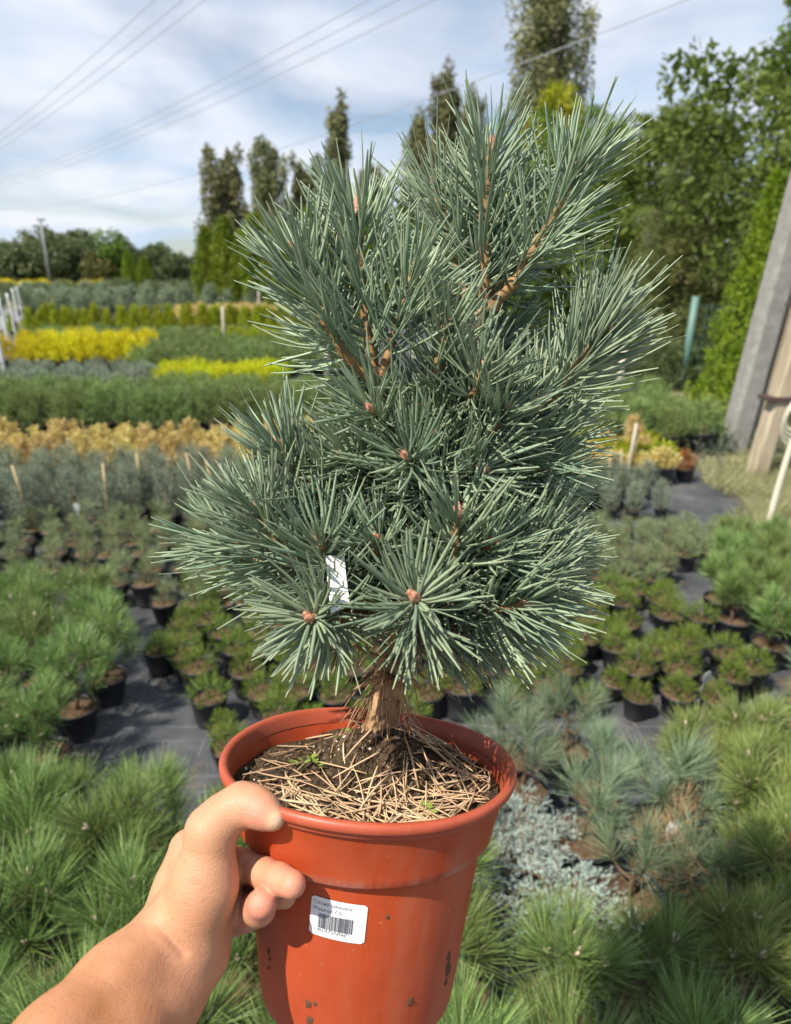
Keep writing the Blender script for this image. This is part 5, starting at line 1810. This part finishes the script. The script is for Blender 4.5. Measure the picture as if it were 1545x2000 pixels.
# green mesh fence far right with its post
m = M('green_paint'); m.base((.11, .20, .17), .5); GP = m.m
m = M('dark_green_wire'); m.base((.015, .07, .06), .5); GWI = m.m
fn = empty('mesh_fence', (3.93, 9.43, 0), 0, 'dark green wire mesh fence with a pale green post behind the thuja', 'fence')
for k in range(4):
    mb = MB(); tube(mb, [(1.75 * k, .0 + .15 * k, -.05), (1.75 * k + .03, .15 * k, 1.25)], [.048, .048], 10); obj('post', mb.mesh('post', GP), fn)
mb = MB()
for k in range(76):
    x = .07 * k
    tube(mb, [(x, .02 + .086 * x, .05), (x, .02 + .086 * x, 1.15)], .004, 4)
for k in range(9):
    tube(mb, [(0, .03, .08 + .13 * k), (5.25, .48, .08 + .13 * k)], .004, 4)
obj('wire_mesh', mb.mesh('wire_mesh', GWI), fn, 'stuff')

# ------------------------------------------------------------------ overhead wires
m = M('wire'); m.base((.36, .38, .42), .6); WIRE = m.m


def wire(a, b, sag, r_, lab):
    a, b = np.array(a, float), np.array(b, float)
    t = np.linspace(0, 1, 60)
    p = a + np.outer(t, b - a); p[:, 2] -= sag * 4 * t * (1 - t)
    mb = MB(); tube(mb, p - a, r_, 5, cap=False)
    o = obj('overhead_wire', mb.mesh('overhead_wire', WIRE)); o.location = a
    return tag(o, lab, 'wire', 'overhead wires')


def skyp(px, py, y):
    q = nFWD + nRIGHT * ((px - 772.5) / FPX) + nUP * ((1000 - py) / FPX)
    return nCAMP + q * (y / q[1])


lab_w = 'thin dark overhead wire crossing the sky'
for (a, b, y0, y1, sg) in [((-120, 345), (345, -40), 60, 34, .4), ((-120, 352), (405, -40), 60, 33, .4), ((-120, 362), (450, -40), 60, 32, .4), ((-60, 372), (790, -40), 60, 26, .6), ((-60, 378), (850, -40), 60, 25, .6), ((-60, 385), (925, -40), 60, 24, .6), ((-60, 410), (1440, -40), 70, 22, 1.6)]:
    wire(skyp(*a, y0), skyp(*b, y1), sg, .015 if y1 > 23 else .018, lab_w)

# ------------------------------------------------------------------ grass and weeds right of the beds
g = np.random.default_rng(91)
mb = MB()
n_ = 52000
x = 2.05 + 3.2 * g.random(n_) ** 1.15; y = 3.2 + 4.2 * g.random(n_) ** 1.15
ok = (x > 2.14 + .13 * (y - 3.3) + .10 * np.sin(y * 5.1) * np.sin(y * 2.3 + 1)) & ~((x < 3.0) & (y > 5.6)) & ~((x < 2.62) & (np.abs(y - 4.58) < .10))
x, y = x[ok], y[ok]; n_ = len(x)
d = nrm(np.stack([g.normal(size=n_) * .5, g.normal(size=n_) * .5, np.ones(n_)], 1))
clump = .5 + .5 * np.sin(x * 7.3 + 1.2 * np.sin(y * 5)) * np.sin(y * 6.1)
needles(mb, np.stack([x, y, np.zeros(n_)], 1), d, g.normal(size=(n_, 3)) * .25 + np.array([0, 0, -.25]), (.05 + .11 * g.random(n_)) * (.5 + .9 * clump), .0042, 2, flat=True, rng=g, rr=np.clip(clump * .5 + .5 * g.random(n_), 0, 1))
gr = obj('grass', mb.mesh('grass', MT['grass']))
tag(gr, 'pale rough grass along the right of the beds', 'grass', kind='stuff')
wd = spray_plant('pale_weed', 450, .1, .1, 'greyjun', .16, .24, 90, .05, .010, 'weed', 'pale grey green weed clump at the foot of the concrete pole', 'weeds by the poles', per=12, shape='dome', lean=.6, haspot=False)
wd.location = (2.80, 5.95, 0)
for (x, y, s) in [(3.25, 5.75, 1.0), (2.65, 6.3, .8), (3.3, 5.0, .9), (3.2, 4.4, .9), (2.75, 4.0, .6)]:
    place(wd, x, y, s, rnd.random() * 6)
# dropped needles and crumbs between the pots
mb = MB()
n_ = 5000
x = -1.2 + 2.7 * g.random(n_); y = 1.2 + 2.6 * g.random(n_)
k_ = (np.sin(x * 9 + 2 * np.sin(y * 4)) * np.sin(y * 8 + 1) + .6 * g.normal(size=n_)) > .35
x, y = x[k_], y[k_]; n_ = len(x)
a = g.random(n_) * 6.28
needles(mb, np.stack([x, y, np.full(n_, .009)], 1), np.stack([np.cos(a), np.sin(a), np.zeros(n_)], 1), g.normal(size=(n_, 3)) * .08 * np.array([1, 1, 0.1]), .02 + .04 * g.random(n_), .0022, 1, flat=True, rng=g)
dn = obj('dropped_needles', mb.mesh('dropped_needles', MT['scots_dead']))
tag(dn, 'brown dropped needles strewn on the black fabric between the pots', 'needles', kind='stuff')
allp = lp + lpn + lpc + lpr + lpm + bpp + bpr + mg + cp + cpr + gj + gjs + gl + lc + gb + gbr + pt + ch + yl + gm + gk + gk2 + th + og + bl + yf + ff
clean(allp)
for o in COL.objects:
    if 'row_' in o: del o['row_']
